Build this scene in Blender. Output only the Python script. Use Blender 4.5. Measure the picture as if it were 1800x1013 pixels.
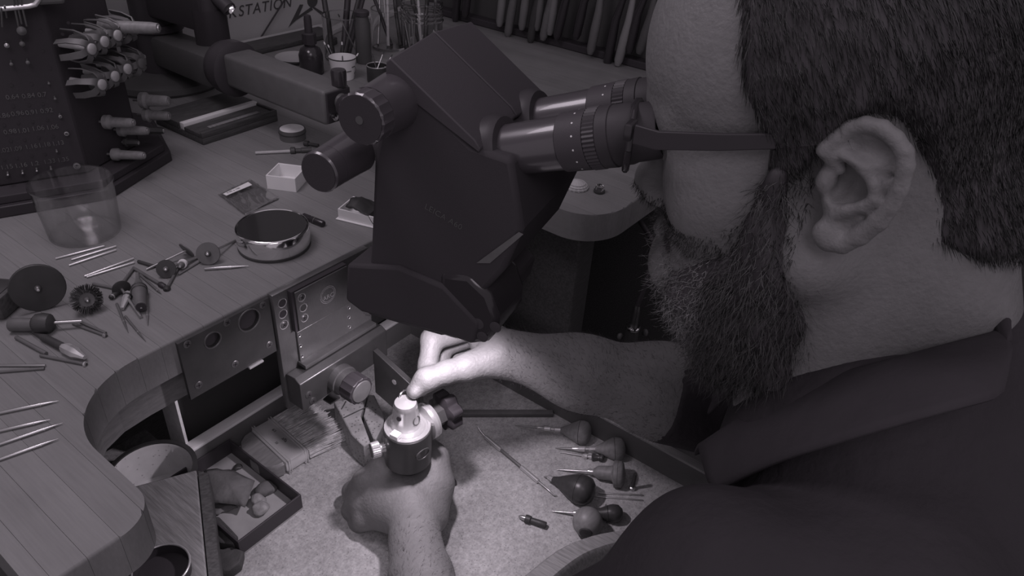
import bpy, bmesh, math, random
import numpy as np
from mathutils import Vector, Matrix
random.seed(7); np.random.seed(7)
for o in list(bpy.data.objects): bpy.data.objects.remove(o)
SC = bpy.context.scene; COL = SC.collection
H0 = 0.95                      # bench top above the floor; everything below is written from the bench top
# ------------------------------------------------------------------ camera
FPX, CX, CY = 1282.9, 900.0, 506.5
PITCH, ROLL, YAW = .5913, .0758, .9656
CAM = Vector((-.3265, -.504, .40))
_f = Vector((math.sin(YAW)*math.cos(PITCH), math.cos(YAW)*math.cos(PITCH), -math.sin(PITCH)))
_r = Vector((math.cos(YAW), -math.sin(YAW), 0)); _u = _r.cross(_f)
CR = math.cos(ROLL)*_r + math.sin(ROLL)*_u
CU = -math.sin(ROLL)*_r + math.cos(ROLL)*_u
cd = bpy.data.cameras.new('camera'); co = bpy.data.objects.new('camera', cd); COL.objects.link(co)
cd.sensor_width = 36; cd.lens = FPX/1800*36; cd.clip_start = .01; cd.clip_end = 50
co.matrix_world = Matrix(((CR.x, CU.x, -_f.x, CAM.x), (CR.y, CU.y, -_f.y, CAM.y), (CR.z, CU.z, -_f.z, CAM.z+H0), (0, 0, 0, 1)))
SC.camera = co
# ------------------------------------------------------------------ world, lamps, exposure
TINT = (1.0, .885, .995)
w = bpy.data.worlds.new('world'); SC.world = w; w.use_nodes = True
bg = w.node_tree.nodes['Background']; bg.inputs[0].default_value = (*TINT, 1); bg.inputs[1].default_value = .30
def area(name, loc, target, size, power, shape='SQUARE', spread=math.pi):
    l = bpy.data.lights.new(name, 'AREA'); l.energy = power; l.size = size; l.shape = shape; l.color = TINT; l.spread = spread
    o = bpy.data.objects.new(name, l); COL.objects.link(o)
    o.location = Vector(loc)+Vector((0, 0, H0)); d = Vector(target)-Vector(loc)
    o.rotation_euler = d.to_track_quat('-Z', 'Y').to_euler(); return o
area('bench_lamp', (-.14, .22, .82), (-.14, .08, 0), .30, 2.0)
def spot(name, loc, target, power, ang, blend, rad):
    l = bpy.data.lights.new(name, 'SPOT'); l.energy = power; l.spot_size = math.radians(ang); l.spot_blend = blend; l.shadow_soft_size = rad; l.color = TINT
    o = bpy.data.objects.new(name, l); COL.objects.link(o); o.location = Vector(loc)+Vector((0, 0, H0)); d = Vector(target)-Vector(loc)
    o.rotation_euler = d.to_track_quat('-Z', 'Y').to_euler(); return o
spot('microscope_led', (.060, -.162, .013), (.008, -.118, -.26), 1.9, 146, .65, .008)
area('camera_side_fill', (-.75, -1.05, 1.25), (-.02, .05, -.22), .6, 3.4)  # added fill from behind the camera, brightens the drawer rim; no visible source
SC.view_settings.view_transform = 'Standard'; SC.view_settings.look = 'None'
SC.view_settings.exposure = 0; SC.view_settings.gamma = 1; SC.view_settings.use_curve_mapping = False
# ------------------------------------------------------------------ pixel of the 1800x1013 frame -> point on a real plane
def ray(x, y): return CR*((x-CX)/FPX) - CU*((y-CY)/FPX) + _f
def at(x, y, t): return CAM + ray(x, y)*t
def onz(x, y, z=0.0): d = ray(x, y); return CAM + d*((z-CAM.z)/d.z)
def bp(x, y): return onz(x, y, 0.0)
ZD = -.26                      # cork floor of the drawer
def dp(x, y): return onz(x, y, ZD)
def pxr(p, n): return n*((p-CAM).dot(_f))/FPX     # n pixels at p in metres
def onplane(x, y, axis, v): d = ray(x, y); return CAM + d*((v-CAM[axis])/d[axis])
# person / microscope frame: a to the person's right, b forward, z up
TH = math.radians(13); RT = Vector((math.cos(TH), math.sin(TH), 0)); FW = Vector((-math.sin(TH), math.cos(TH), 0)); OP = Vector((.108, -.28, 0))
def LP(a, b, z): return OP + RT*a + FW*b + Vector((0, 0, z))
def onA(x, y, a):
    d = ray(x, y); t = (a-(CAM-OP).dot(RT))/d.dot(RT); return CAM + d*t

# ------------------------------------------------------------------ materials
MATS = {}
def mat(name, v, rough=.5, metal=0., var=None, bump=None, spec=.5, rnd=0., tint=(1, 1, 1), trans=0., ior=1.45, coat=0., spots=None):
    m = bpy.data.materials.new(name); m.use_nodes = True; nt = m.node_tree; b = nt.nodes['Principled BSDF']
    b.inputs['Roughness'].default_value = rough; b.inputs['Metallic'].default_value = metal
    b.inputs['Specular IOR Level'].default_value = spec; b.inputs['IOR'].default_value = ior
    b.inputs['Transmission Weight'].default_value = trans; b.inputs['Coat Weight'].default_value = coat
    b.inputs['Base Color'].default_value = (v*tint[0], v*tint[1], v*tint[2], 1)
    N = nt.nodes.new; L = nt.links.new
    tc = N('ShaderNodeTexCoord')
    def mapped(st):
        mp = N('ShaderNodeMapping'); mp.inputs['Scale'].default_value = st; L(tc.outputs['Object'], mp.inputs[0]); return mp.outputs[0]
    def noise(sc, st, det=4):
        n = N('ShaderNodeTexNoise'); n.inputs['Scale'].default_value = sc; n.inputs['Detail'].default_value = det; L(mapped(st), n.inputs['Vector']); return n.outputs['Fac']
    val = None
    for (sc, amt, st) in (var or []):
        mr = N('ShaderNodeMapRange'); mr.inputs[1].default_value = .25; mr.inputs[2].default_value = .75; mr.inputs[3].default_value = 1-amt; mr.inputs[4].default_value = 1+amt
        L(noise(sc, st), mr.inputs[0])
        if val is None: val = mr.outputs[0]
        else:
            mm = N('ShaderNodeMath'); mm.operation = 'MULTIPLY'; L(val, mm.inputs[0]); L(mr.outputs[0], mm.inputs[1]); val = mm.outputs[0]
    if spots:                       # dark flecks: (scale, threshold, darkness)
        vo = N('ShaderNodeTexVoronoi'); vo.inputs['Scale'].default_value = spots[0]; L(tc.outputs['Object'], vo.inputs['Vector'])
        mr = N('ShaderNodeMapRange'); mr.inputs[1].default_value = spots[1]*.5; mr.inputs[2].default_value = spots[1]; mr.inputs[3].default_value = spots[2]; mr.inputs[4].default_value = 1
        L(vo.outputs['Distance'], mr.inputs[0])
        if val is None: val = mr.outputs[0]
        else:
            mm = N('ShaderNodeMath'); mm.operation = 'MULTIPLY'; L(val, mm.inputs[0]); L(mr.outputs[0], mm.inputs[1]); val = mm.outputs[0]
    if rnd:
        oi = N('ShaderNodeObjectInfo'); mr = N('ShaderNodeMapRange'); mr.inputs[3].default_value = 1-rnd; mr.inputs[4].default_value = 1+rnd
        L(oi.outputs['Random'], mr.inputs[0])
        if val is None: val = mr.outputs[0]
        else:
            mm = N('ShaderNodeMath'); mm.operation = 'MULTIPLY'; L(val, mm.inputs[0]); L(mr.outputs[0], mm.inputs[1]); val = mm.outputs[0]
    if val is not None:
        vm = N('ShaderNodeVectorMath'); vm.operation = 'SCALE'; vm.inputs[0].default_value = (v*tint[0], v*tint[1], v*tint[2]); L(val, vm.inputs['Scale']); L(vm.outputs[0], b.inputs['Base Color'])
    if bump:
        sc, dist, st = bump; bn = N('ShaderNodeBump'); bn.inputs['Distance'].default_value = dist; bn.inputs['Strength'].default_value = 1
        L(noise(sc, st, 5), bn.inputs['Height']); L(bn.outputs[0], b.inputs['Normal'])
    MATS[name] = m; return m
I3 = (1, 1, 1)
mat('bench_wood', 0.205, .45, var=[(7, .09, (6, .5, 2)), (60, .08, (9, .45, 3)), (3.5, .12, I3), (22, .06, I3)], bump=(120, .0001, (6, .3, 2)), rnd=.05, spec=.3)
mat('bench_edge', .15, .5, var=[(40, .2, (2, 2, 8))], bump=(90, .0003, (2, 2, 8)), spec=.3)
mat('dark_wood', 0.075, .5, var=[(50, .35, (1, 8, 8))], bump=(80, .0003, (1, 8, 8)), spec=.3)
mat('mid_wood', .24, .55, var=[(40, .3, (12, 1, 6))], bump=(70, .0004, (12, 1, 6)), spec=.3)
mat('pale_wood', .42, .55, var=[(40, .1, (1, 8, 8))])
mat('pin_wood', 0.38, .75, var=[(60, .3, I3)], bump=(150, .0009, I3), spots=(220, .3, .45))
mat('handle_wood', .20, .45, var=[(50, .2, (1, 5, 5))])
mat('handle_dark', 0.05, .35, var=[(50, .2, (1, 5, 5))])
mat('cork', 0.38, .85, var=[(14, .22, I3), (160, .22, I3), (420, .2, I3)], bump=(300, .0006, I3), spots=(260, .2, .55), spec=.2)
mat('drawer_side', .16, .6, var=[(20, .15, I3)])
mat('drawer_rim', 0.88, .5, var=[(30, .1, (1, 6, 6))])
mat('black', 0.042, .45, tint=(1, .92, 1.01), spec=.4)
mat('black_matte', 0.048, .7, tint=(1, .92, 1.01), spec=.3, bump=(900, .0001, I3))
mat('scope_top', 0.062, .55, tint=(1, .92, 1.01), bump=(1400, .00012, I3), spec=.35)
mat('black_gloss', 0.036, .18, tint=(1, .92, 1.01), spec=.6)
mat('eyepiece_sheen', 0.07, .28, metal=.0, tint=(1, .92, 1.01), spec=.9, coat=.5)
mat('rubber', 0.044, .6, tint=(1, .92, 1.01))
mat('dark_plastic', 0.05, .5, tint=(1, .92, 1.01))
mat('grey_plastic', .085, .5, var=[(40, .1, I3)])
mat('arm_grey', 0.12, .5, var=[(60, .08, I3)], bump=(900, .0001, I3))
mat('dark_steel', 0.11, .42, metal=.75, var=[(30, .25, I3)], bump=(200, .0001, (1, 6, 1)))
mat('steel', 0.155, .36, metal=.6, var=[(22, .22, I3), (200, .1, (8, 1, 1))], bump=(250, .00008, (1, 1, 9)))
mat('faint_ink', .085, .6)
mat('right_rim', .42, .55, var=[(40, .2, (8, 1, 6))])
mat('tray_card', .36, .7, var=[(30, .2, I3)])
mat('vise_steel', .075, .32, metal=.35, var=[(30, .15, I3)])
mat('bright_steel', .60, .26, metal=.6)
mat('chrome', 0.88, .12, metal=1.)
mat('rod_steel', .5, .3, metal=.85)
mat('tool_grey', 0.125, .5, var=[(60, .2, I3)])
mat('tool_dark', .05, .5, var=[(60, .2, I3)])
mat('white_plastic', 0.8, .4, var=[(30, .05, I3)])
mat('paper', 0.75, .8)
mat('chalk', 0.85, .9, var=[(90, .12, I3)], bump=(120, .0008, I3))
mat('glass', .95, .04, trans=1., ior=1.3)
def clear(name, lo, hi):
    m = bpy.data.materials.new(name); m.use_nodes = True; nt = m.node_tree; nt.nodes.clear(); N = nt.nodes.new; L = nt.links.new
    out = N('ShaderNodeOutputMaterial'); mx = N('ShaderNodeMixShader'); tr = N('ShaderNodeBsdfTransparent'); gl = N('ShaderNodeBsdfGlossy'); lw = N('ShaderNodeLayerWeight'); mr = N('ShaderNodeMapRange')
    tr.inputs[0].default_value = (.95, .95, .95, 1); gl.inputs['Roughness'].default_value = .1; lw.inputs[0].default_value = .35; mr.inputs[3].default_value = lo; mr.inputs[4].default_value = hi
    L(lw.outputs['Facing'], mr.inputs[0]); L(mr.outputs[0], mx.inputs[0]); L(tr.outputs[0], mx.inputs[1]); L(gl.outputs[0], mx.inputs[2]); L(mx.outputs[0], out.inputs[0]); MATS[name] = m
clear('clear_plastic', .05, .5)
mat('dark_glass', 0.03, .12, coat=.3)
mat('skin', 0.19, .5, var=[(16, .10, I3), (140, .07, I3)], bump=(330, .0007, I3), spec=.35)
mat('hair', 0.06, .5, tint=(1, .93, 1.0), var=[(40, .3, I3)], spec=.4)
mat('hair_strand', 0.085, .45, rnd=.0, var=[(90, .5, I3)], spec=.5)
mat('beard_strand', .24, .5, var=[(60, .6, I3)], spec=.5)
mat('shirt', 0.047, .85, tint=(1, .92, 1.01), var=[(9, .14, I3)], bump=(35, .004, I3), spec=.2)
mat('shirt_collar', 0.055, .85, tint=(1, .92, 1.01), var=[(20, .1, I3)], bump=(60, .001, I3), spec=.2)
mat('wall', 0.22, .8, var=[(4, .1, I3)])
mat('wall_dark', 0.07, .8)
mat('floor', 0.09, .8, var=[(6, .2, I3)])
mat('sign_panel', 0.42, .6, var=[(8, .06, I3)])
mat('sign_ink', 0.07, .6)
mat('label_ink', .30, .7)
mat('pliers_grip', .17, .38, rnd=.55)
mat('leather', .15, .75, var=[(50, .3, I3)], bump=(120, .0012, I3))
mat('leather_dark', .06, .7, var=[(50, .3, I3)], bump=(120, .0012, I3))
mat('bristle', 0.7, .7, var=[(120, .35, I3)])
mat('ferrule', 0.78, .3, metal=.6, var=[(20, .1, I3)])
mat('brass', .45, .4, metal=.7, var=[(200, .4, I3)])
mat('leather_black', 0.04, .6)
mat('cream', .60, .6, var=[(40, .15, I3)], spots=(160, .2, .6))
mat('stone', .3, .5, var=[(90, .3, I3)], bump=(90, .002, I3))
mat('shell', .5, .5, var=[(60, .1, I3)])

# ------------------------------------------------------------------ mesh helpers
def frame(axis, up=None):
    z = Vector(axis).normalized(); up = Vector(up) if up else (Vector((0, 0, 1)) if abs(z.z) < .95 else Vector((1, 0, 0)))
    x = up.cross(z).normalized(); y = z.cross(x); return x, y, z
def NB(): return bmesh.new()
def ring_loft(bm, rings, cap=True, closed=True):
    vs = [[bm.verts.new(p) for p in r] for r in rings]; n = len(vs[0])
    for i in range(len(vs)-1):
        for j in range(n if closed else n-1):
            k = (j+1) % n
            bm.faces.new((vs[i][j], vs[i][k], vs[i+1][k], vs[i+1][j]))
    if cap and closed:
        bm.faces.new(list(reversed(vs[0]))); bm.faces.new(vs[-1])
    return vs
def lathe(bm, prof, org, axis=(0, 0, 1), n=24, up=None, cap=True, gear=None):
    x, y, z = frame(axis, up); org = Vector(org); rings = []
    for (r, h) in prof:
        ring = []
        for j in range(n):
            t = 2*math.pi*j/n; rr = max(r, 1e-5)*(1+(gear if gear and j % 2 else 0)); ring.append(org + z*h + x*(rr*math.cos(t)) + y*(rr*math.sin(t)))
        rings.append(ring)
    ring_loft(bm, rings, cap); return bm
def tube(bm, p0, p1, r0, r1=None, n=12):
    p0, p1 = Vector(p0), Vector(p1); L = (p1-p0).length
    return lathe(bm, [(r0, 0), (r0 if r1 is None else r1, L)], p0, p1-p0, n)
def path_tube(bm, pts, r, n=8):
    pts = [Vector(p) for p in pts]; rings = []; R = r if isinstance(r, (list, tuple)) else [r]*len(pts)
    up = None
    for i, p in enumerate(pts):
        d = (pts[min(i+1, len(pts)-1)]-pts[max(i-1, 0)]).normalized()
        if up is None: x, y, _ = frame(d)
        else:
            x = (up - d*up.dot(d)).normalized(); y = d.cross(x)
        up = x
        rings.append([p + x*(R[i]*math.cos(2*math.pi*j/n)) + y*(R[i]*math.sin(2*math.pi*j/n)) for j in range(n)])
    ring_loft(bm, rings); return bm
def box(bm, lo, hi, bev=0., M=None, seg=2):
    lo, hi = Vector(lo), Vector(hi)
    r = bmesh.ops.create_cube(bm, size=1.); vs = r['verts']
    for v in vs:
        v.co = Vector(((lo.x if v.co.x < 0 else hi.x), (lo.y if v.co.y < 0 else hi.y), (lo.z if v.co.z < 0 else hi.z)))
    if bev > 0:
        es = list({e for v in vs for e in v.link_edges})
        rb = bmesh.ops.bevel(bm, geom=es, offset=bev, segments=seg, affect='EDGES', profile=.5)
        vs = list({v for f in rb['faces'] for v in f.verts} | {v for v in vs if v.is_valid})
    if M is not None:
        for v in vs:
            if v.is_valid: v.co = M @ v.co
    return bm
def obox(bm, c, ax, ay, az, sx, sy, sz, bev=0.):
    """box centred at c with axes ax, ay, az and full sizes"""
    ax, ay, az = Vector(ax).normalized(), Vector(ay).normalized(), Vector(az).normalized(); c = Vector(c)
    M = Matrix(((ax.x, ay.x, az.x, c.x), (ax.y, ay.y, az.y, c.y), (ax.z, ay.z, az.z, c.z), (0, 0, 0, 1)))
    return box(bm, (-sx/2, -sy/2, -sz/2), (sx/2, sy/2, sz/2), bev, M)
def prism(bm, pts, off):
    """polygon pts (3D, planar) extruded by vector off"""
    off = Vector(off); n = len(pts)
    a = [bm.verts.new(Vector(p)) for p in pts]; b = [bm.verts.new(Vector(p)+off) for p in pts]
    bm.faces.new(a); bm.faces.new(list(reversed(b)))
    for i in range(n): bm.faces.new((a[i], b[i], b[(i+1) % n], a[(i+1) % n]))
    return bm
def ball(bm, c, r, seg=16, rings=10, sc=(1, 1, 1)):
    g = bmesh.ops.create_uvsphere(bm, u_segments=seg, v_segments=rings, radius=1.)
    for v in g['verts']: v.co = Vector((v.co.x*r*sc[0], v.co.y*r*sc[1], v.co.z*r*sc[2])) + Vector(c)
    return bm
WO = {}
def worg(o): return WO.get(o.name, Vector((0, 0, 0))) if o else Vector((0, 0, 0))
def link_mesh(name, me, m, parent):
    o = bpy.data.objects.new(name, me); COL.objects.link(o)
    if m: me.materials.append(MATS[m] if isinstance(m, str) else m)
    n = len(me.vertices); co = np.empty(n*3, np.float32); me.vertices.foreach_get('co', co); co = co.reshape(-1, 3)
    if parent is not None:
        org = worg(parent); o.parent = parent; WO[o.name] = org.copy()
    else:
        lo, hi = co.min(0), co.max(0); org = Vector(((lo[0]+hi[0])/2, (lo[1]+hi[1])/2, lo[2])); o.location = org; WO[o.name] = org
    co -= np.array(org, np.float32); me.vertices.foreach_set('co', co.ravel()); me.update(); return o
def obj(name, bm, m, parent=None, smooth=None, bevel=None):
    bmesh.ops.recalc_face_normals(bm, faces=bm.faces)
    me = bpy.data.meshes.new(name); bm.to_mesh(me); bm.free()
    if smooth is not None:
        me.polygons.foreach_set('use_smooth', [True]*len(me.polygons))
        if smooth < 180:
            me.set_sharp_from_angle(angle=math.radians(smooth))
    o = link_mesh(name, me, m, parent)
    if bevel:
        b = o.modifiers.new('bevel', 'BEVEL'); b.width = bevel; b.segments = 2; b.limit_method = 'ANGLE'; b.angle_limit = math.radians(40)
    return o
def tag(o, label=None, cat=None, group=None, kind=None):
    if label: o['label'] = label
    if cat: o['category'] = cat
    if group: o['group'] = group
    if kind: o['kind'] = kind
    return o
def thing(name, label, cat, loc, group=None):
    o = bpy.data.objects.new(name, None); COL.objects.link(o); o.location = loc; o.empty_display_size = .01
    WO[o.name] = Vector(loc); return tag(o, label, cat, group)
def struct(o): o['kind'] = 'structure'; return o
def text_obj(name, s, size, org, ax, ay, m, parent, depth=.0003, shear=0., align='LEFT', space=1.):
    cu = bpy.data.curves.new(name, 'FONT'); cu.body = s; cu.size = size; cu.extrude = depth; cu.shear = shear; cu.align_x = align; cu.space_character = space
    to = bpy.data.objects.new('tmp_text', cu); COL.objects.link(to); dg = bpy.context.evaluated_depsgraph_get()
    me = bpy.data.meshes.new_from_object(to.evaluated_get(dg)); bpy.data.objects.remove(to)
    ax = Vector(ax).normalized(); ay = Vector(ay).normalized(); az = ax.cross(ay)
    M = Matrix(((ax.x, ay.x, az.x, org[0]), (ax.y, ay.y, az.y, org[1]), (ax.z, ay.z, az.z, org[2]), (0, 0, 0, 1)))
    me.transform(M); me.materials.clear(); return link_mesh(name, me, m, parent)
def screw(parent, c, nrm, r, m='steel', name='screw', up=None):
    """cross-head screw: domed head with two slots"""
    x, y, z = frame(nrm, up); c = Vector(c)
    bm = NB(); lathe(bm, [(r, -.0006), (r, .0004), (r*.8, .0009), (.0001, .001)], c, z, 18)
    o = obj(name, bm, m, parent, 40)
    bm = NB()
    a = random.random()*1.5; u = x*math.cos(a)+y*math.sin(a); v = z.cross(u)
    obox(bm, c+z*.0009, u, v, z, r*1.2, r*.28, .0006); obox(bm, c+z*.0009, v, u, z, r*1.2, r*.28, .0006)
    obj('screw_slot', bm, 'black', o); return o
# ================================================================== the room
bm = NB(); box(bm, (-2, -2.2, -H0-.02), (2.2, 1.6, -H0)); struct(obj('floor', bm, 'floor'))
bm = NB(); box(bm, (-2, 1.0, -H0), (2.2, 1.04, 1.6)); struct(obj('wall_back', bm, 'wall'))
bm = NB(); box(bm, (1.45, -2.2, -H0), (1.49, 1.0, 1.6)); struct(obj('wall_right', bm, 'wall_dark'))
# ================================================================== bench: top of glued boards with a cutout
def arc(cx, cy, rx, ry, t0, t1, n=14): return [(cx+rx*math.cos(math.radians(t0+(t1-t0)*k/n)), cy+ry*math.sin(math.radians(t0+(t1-t0)*k/n))) for k in range(n+1)]
FR = [(-.278, -.151)] + arc(-.226, -.125, .027, .0265, -90, 0) + arc(-.128, -.071, .071, .071, 180, 90, 22) + arc(.266, -.070, .070, .070, 90, 0, 22) + arc(.396, -.108, .060, .0535, 180, 270) + [(.95, -.165)]
def front(x):
    for (x0, y0), (x1, y1) in zip(FR, FR[1:]):
        if x0 <= x <= x1 and x1 > x0: return y0+(y1-y0)*(x-x0)/(x1-x0)
    return FR[-1][1]
YB = .675; TSL = .036
bench = thing('workbench', 'jeweller\'s wooden workbench with a curved cutout in its front edge', 'workbench', (.2, .3, -H0))
edges = [-.278, -.267]; 
while edges[-1] < .94: edges.append(edges[-1]+.02)
edges[-1] = .95
for x0, x1 in zip(edges, edges[1:]):
    g = .00009; a, b = x0+g, x1-g
    fr = [(a, front(a))] + [p for p in FR if a < p[0] < b] + [(b, front(b))]
    # vertical runs share an x, keep their order
    dz = random.uniform(-.00006, .00006)
    bm = NB(); n = len(fr)
    top = [bm.verts.new((x, y, dz)) for x, y in fr] + [bm.verts.new((b, YB, dz)), bm.verts.new((a, YB, dz))]
    bot = [bm.verts.new((v.co.x, v.co.y, -TSL)) for v in top]
    bm.faces.new(top); bm.faces.new(list(reversed(bot))); m_ = len(top)
    for i in range(m_): bm.faces.new((top[i], bot[i], bot[(i+1) % m_], top[(i+1) % m_]))
    fe = [e for e in bm.edges if e.verts[0] in top[:n] and e.verts[1] in top[:n]]
    bmesh.ops.bevel(bm, geom=fe, offset=.0022, segments=3, affect='EDGES', profile=.5)
    obj('plank', bm, 'bench_wood', bench, 40)
# lower curved apron under the slab, behind the metal plates
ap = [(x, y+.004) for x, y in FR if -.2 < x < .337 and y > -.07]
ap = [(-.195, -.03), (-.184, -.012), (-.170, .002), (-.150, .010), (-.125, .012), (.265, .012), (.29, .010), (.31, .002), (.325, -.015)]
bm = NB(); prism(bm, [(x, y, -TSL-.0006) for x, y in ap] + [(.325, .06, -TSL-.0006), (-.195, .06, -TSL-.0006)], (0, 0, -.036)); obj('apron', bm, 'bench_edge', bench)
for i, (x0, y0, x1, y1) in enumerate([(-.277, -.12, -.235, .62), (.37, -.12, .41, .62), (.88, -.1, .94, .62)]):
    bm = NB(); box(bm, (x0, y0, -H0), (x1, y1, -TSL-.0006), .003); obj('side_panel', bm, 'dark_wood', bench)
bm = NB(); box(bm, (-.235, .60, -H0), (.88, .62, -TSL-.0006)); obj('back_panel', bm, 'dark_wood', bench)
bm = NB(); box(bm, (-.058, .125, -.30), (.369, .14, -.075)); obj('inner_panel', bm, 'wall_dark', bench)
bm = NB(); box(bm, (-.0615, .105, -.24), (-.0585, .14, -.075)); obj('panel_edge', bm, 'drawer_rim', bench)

# ================================================================== drawer under the cutout
DX0, DX1, DY0, DY1 = -.20, .286, -.47, .093
dr = thing('drawer', 'shallow catch drawer with cork floor pulled out under the bench cutout', 'drawer', (.04, -.2, -.272))
bm = NB(); box(bm, (DX0, DY0, -.272), (DX1, DY1, ZD)); box(bm, (DX0, DY1, -.272), (-.0621, .2, ZD)); obj('cork_floor', bm, 'cork', dr)
bm = NB(); box(bm, (-.062, DY1, -.272), (DX1+.0105, DY1+.010, -.2262)); obj('side', bm, 'drawer_side', dr)
bm = NB(); box(bm, (DX1, DY0, -.272), (DX1+.0105, DY1, -.2262)); obj('side', bm, 'drawer_side', dr)
bm = NB(); box(bm, (DX0-.01, DY0, -.272), (DX0, DY1, -.2262)); obj('side', bm, 'drawer_side', dr)
bm = NB(); box(bm, (-.062, DY1-.001, -.2262), (DX1+.011, DY1+.0135, -.2215), .0012); obj('rim', bm, 'drawer_rim', dr, 40)
bm = NB(); box(bm, (DX1-.0005, DY0, -.2262), (DX1+.011, DY1, -.2225), .001); obj('rim', bm, 'right_rim', dr, 40)
# curved wooden front of the drawer
bm = NB(); rings = []
for i in range(60):
    x = -.19+i*(.475/59); y = -.283-.147*max(-.06, min(.065, x-.06))-1.0*(math.log(1+math.exp((x-.125)*70))/70)
    rings.append([Vector((x, y, ZD+.0002)), Vector((x, y-.028, ZD+.0002)), Vector((x, y-.028, -.232)), Vector((x, y-.022, -.226)), Vector((x, y-.004, -.228)), Vector((x, y, -.234))])
ring_loft(bm, rings); obj('front_lip', bm, 'mid_wood', dr, 50)

# ================================================================== steel mounting plates on the bench front
dpl = thing('mounting_plate', 'dark steel plate with two round holes and six cross-head screws on bench front', 'metal plate', (-.047, -.003, -.065))
YD = -.004
def holed_plate(name, m, x0, x1, z0, z1, y0, y1, holes, parent, bev=.0004):
    """plate with round through holes (y0 front, y1 back), built as a filled outline with holes"""
    bm = NB()
    def loop(pts, y): return [bm.verts.new((x, y, z)) for x, z in pts]
    outs = [[(x0, z0), (x1, z0), (x1, z1), (x0, z1)]] + [[(hx+hr*math.cos(-t), hz+hr*math.sin(-t)) for t in [2*math.pi*k/20 for k in range(20)]] for hx, hz, hr in holes]
    for y in (y0, y1):
        ed = []
        for pts in outs:
            vs = loop(pts, y)
            for i in range(len(vs)): ed.append(bm.edges.new((vs[i], vs[(i+1) % len(vs)])))
        bmesh.ops.triangle_fill(bm, use_beauty=True, edges=ed)
    bm.verts.ensure_lookup_table(); n = sum(len(p) for p in outs); base = 0
    vl = list(bm.verts); A, B = vl[:n], vl[n:2*n]
    for pts in outs:
        k = len(pts)
        for i in range(k): bm.faces.new((A[base+i], A[base+(i+1) % k], B[base+(i+1) % k], B[base+i]))
        base += k
    return obj(name, bm, m, parent)
def on_y(px, py, y): return onplane(px, py, 1, y)
h1 = on_y(374, 598, YD); h2 = on_y(438, 563, YD)
holed_plate('plate', 'dark_steel', -.0945, -.0012, -.066, -.0025, YD, -.0002, [(h1.x, h1.z, .0072), (h2.x, h2.z, .0105)], dpl)
for h, r in ((h1, .0072), (h2, .0105)):
    bm = NB(); x, y, z = frame((0, -1, 0)); c = Vector((h.x, YD, h.z))
    ring_loft(bm, [[c+x*(rr*math.cos(t))+y*(rr*math.sin(t))+z*hh for t in [2*math.pi*k/24 for k in range(24)]] for rr, hh in ((r, .0), (r+.0004, .0007), (r+.0014, .0007), (r+.0018, .0))], cap=False)
    obj('hole_rim', bm, 'steel', dpl, 40)
    bm = NB(); lathe(bm, [(r*.98, -.0033), (r*.98, -.0036)], c, z, 20); obj('hole_back', bm, 'black', dpl)
for p in [(329, 605), (399, 567), (462, 536), (473, 606), (413, 640), (349, 677)]:
    screw(dpl, on_y(*p, YD), (0, -1, 0), .0038, 'steel')
bm = NB(); box(bm, (-.034, -.006, -.0685), (-.018, -.001, -.0662), .0005); obj('lower_lip', bm, 'bright_steel', dpl)

spl = thing('bench_clamp', 'thick bright steel clamp plate with screw holes and lower clamp bar', 'clamp', (.06, -.01, -.2))
YS = -.008
bm = NB(); box(bm, (.0, YS, -.143), (.121, -.0003, .0005), .0009); obj('back_plate', bm, 'steel', spl, 40)
def sunk(c, r, name='bolt_hole', m='black', deep=.0004):
    bm = NB(); lathe(bm, [(r, 0), (r, deep)], c, (0, -1, 0), 18); o = obj(name, bm, m, spl)
    bm = NB(); x, y, z = frame((0, -1, 0)); c = Vector(c)
    ring_loft(bm, [[c+x*(rr*math.cos(t))+y*(rr*math.sin(t))+z*hh for t in [2*math.pi*k/18 for k in range(18)]] for rr, hh in ((r, deep), (r*1.18, deep+.0002), (r*1.2, 0))], cap=False)
    obj('hole_rim', bm, 'bright_steel', o, 40); return o
for p in [(496, 533), (497, 552), (499, 571)]:
    sunk(on_y(*p, YS), .0042)
screw(spl, on_y(499, 571, YS-.0005), (0, -1, 0), .0036)
YBk = -.016
bm = NB(); prism(bm, [(.0165, YS, -.001), (.0165, YS, -.0485), (.0165, YBk+.002, -.0485), (.0165, YBk+.002, -.001)], (.0690, 0, 0)); obj('front_block', bm, 'black', spl, 30)
bm = NB(); box(bm, (.0195, YBk, -.0475), (.0850, YBk+.002, -.0022), .0005); obj('block_face', bm, 'steel', spl, 30)
for p in [(530, 523), (533, 541), (535, 559)]: sunk(on_y(*p, YBk), .0038, m='dark_steel')
screw(spl, on_y(530, 523, YBk-.0005), (0, -1, 0), .0032); screw(spl, on_y(534, 559, YBk-.0005), (0, -1, 0), .0032)
# stamped round maker's mark
c = on_y(576, 518, YBk); x, y, z = frame((0, -1, 0), (0, 0, 1))
for rr in (.0098, .0082):
    bm = NB(); ring_loft(bm, [[c+x*(q*math.cos(t))+y*(q*math.sin(t))+z*.0003 for t in [2*math.pi*k/32 for k in range(32)]] for q in (rr, rr-.0005)], cap=False); obj('stamped_mark', bm, 'bright_steel', spl)
text_obj('stamped_mark', 'ARC', .0072, c+Vector((-.0066, -.0003, -.0048)), (1, 0, 0), (0, 0, 1), 'bright_steel', spl, .0001)
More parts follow.
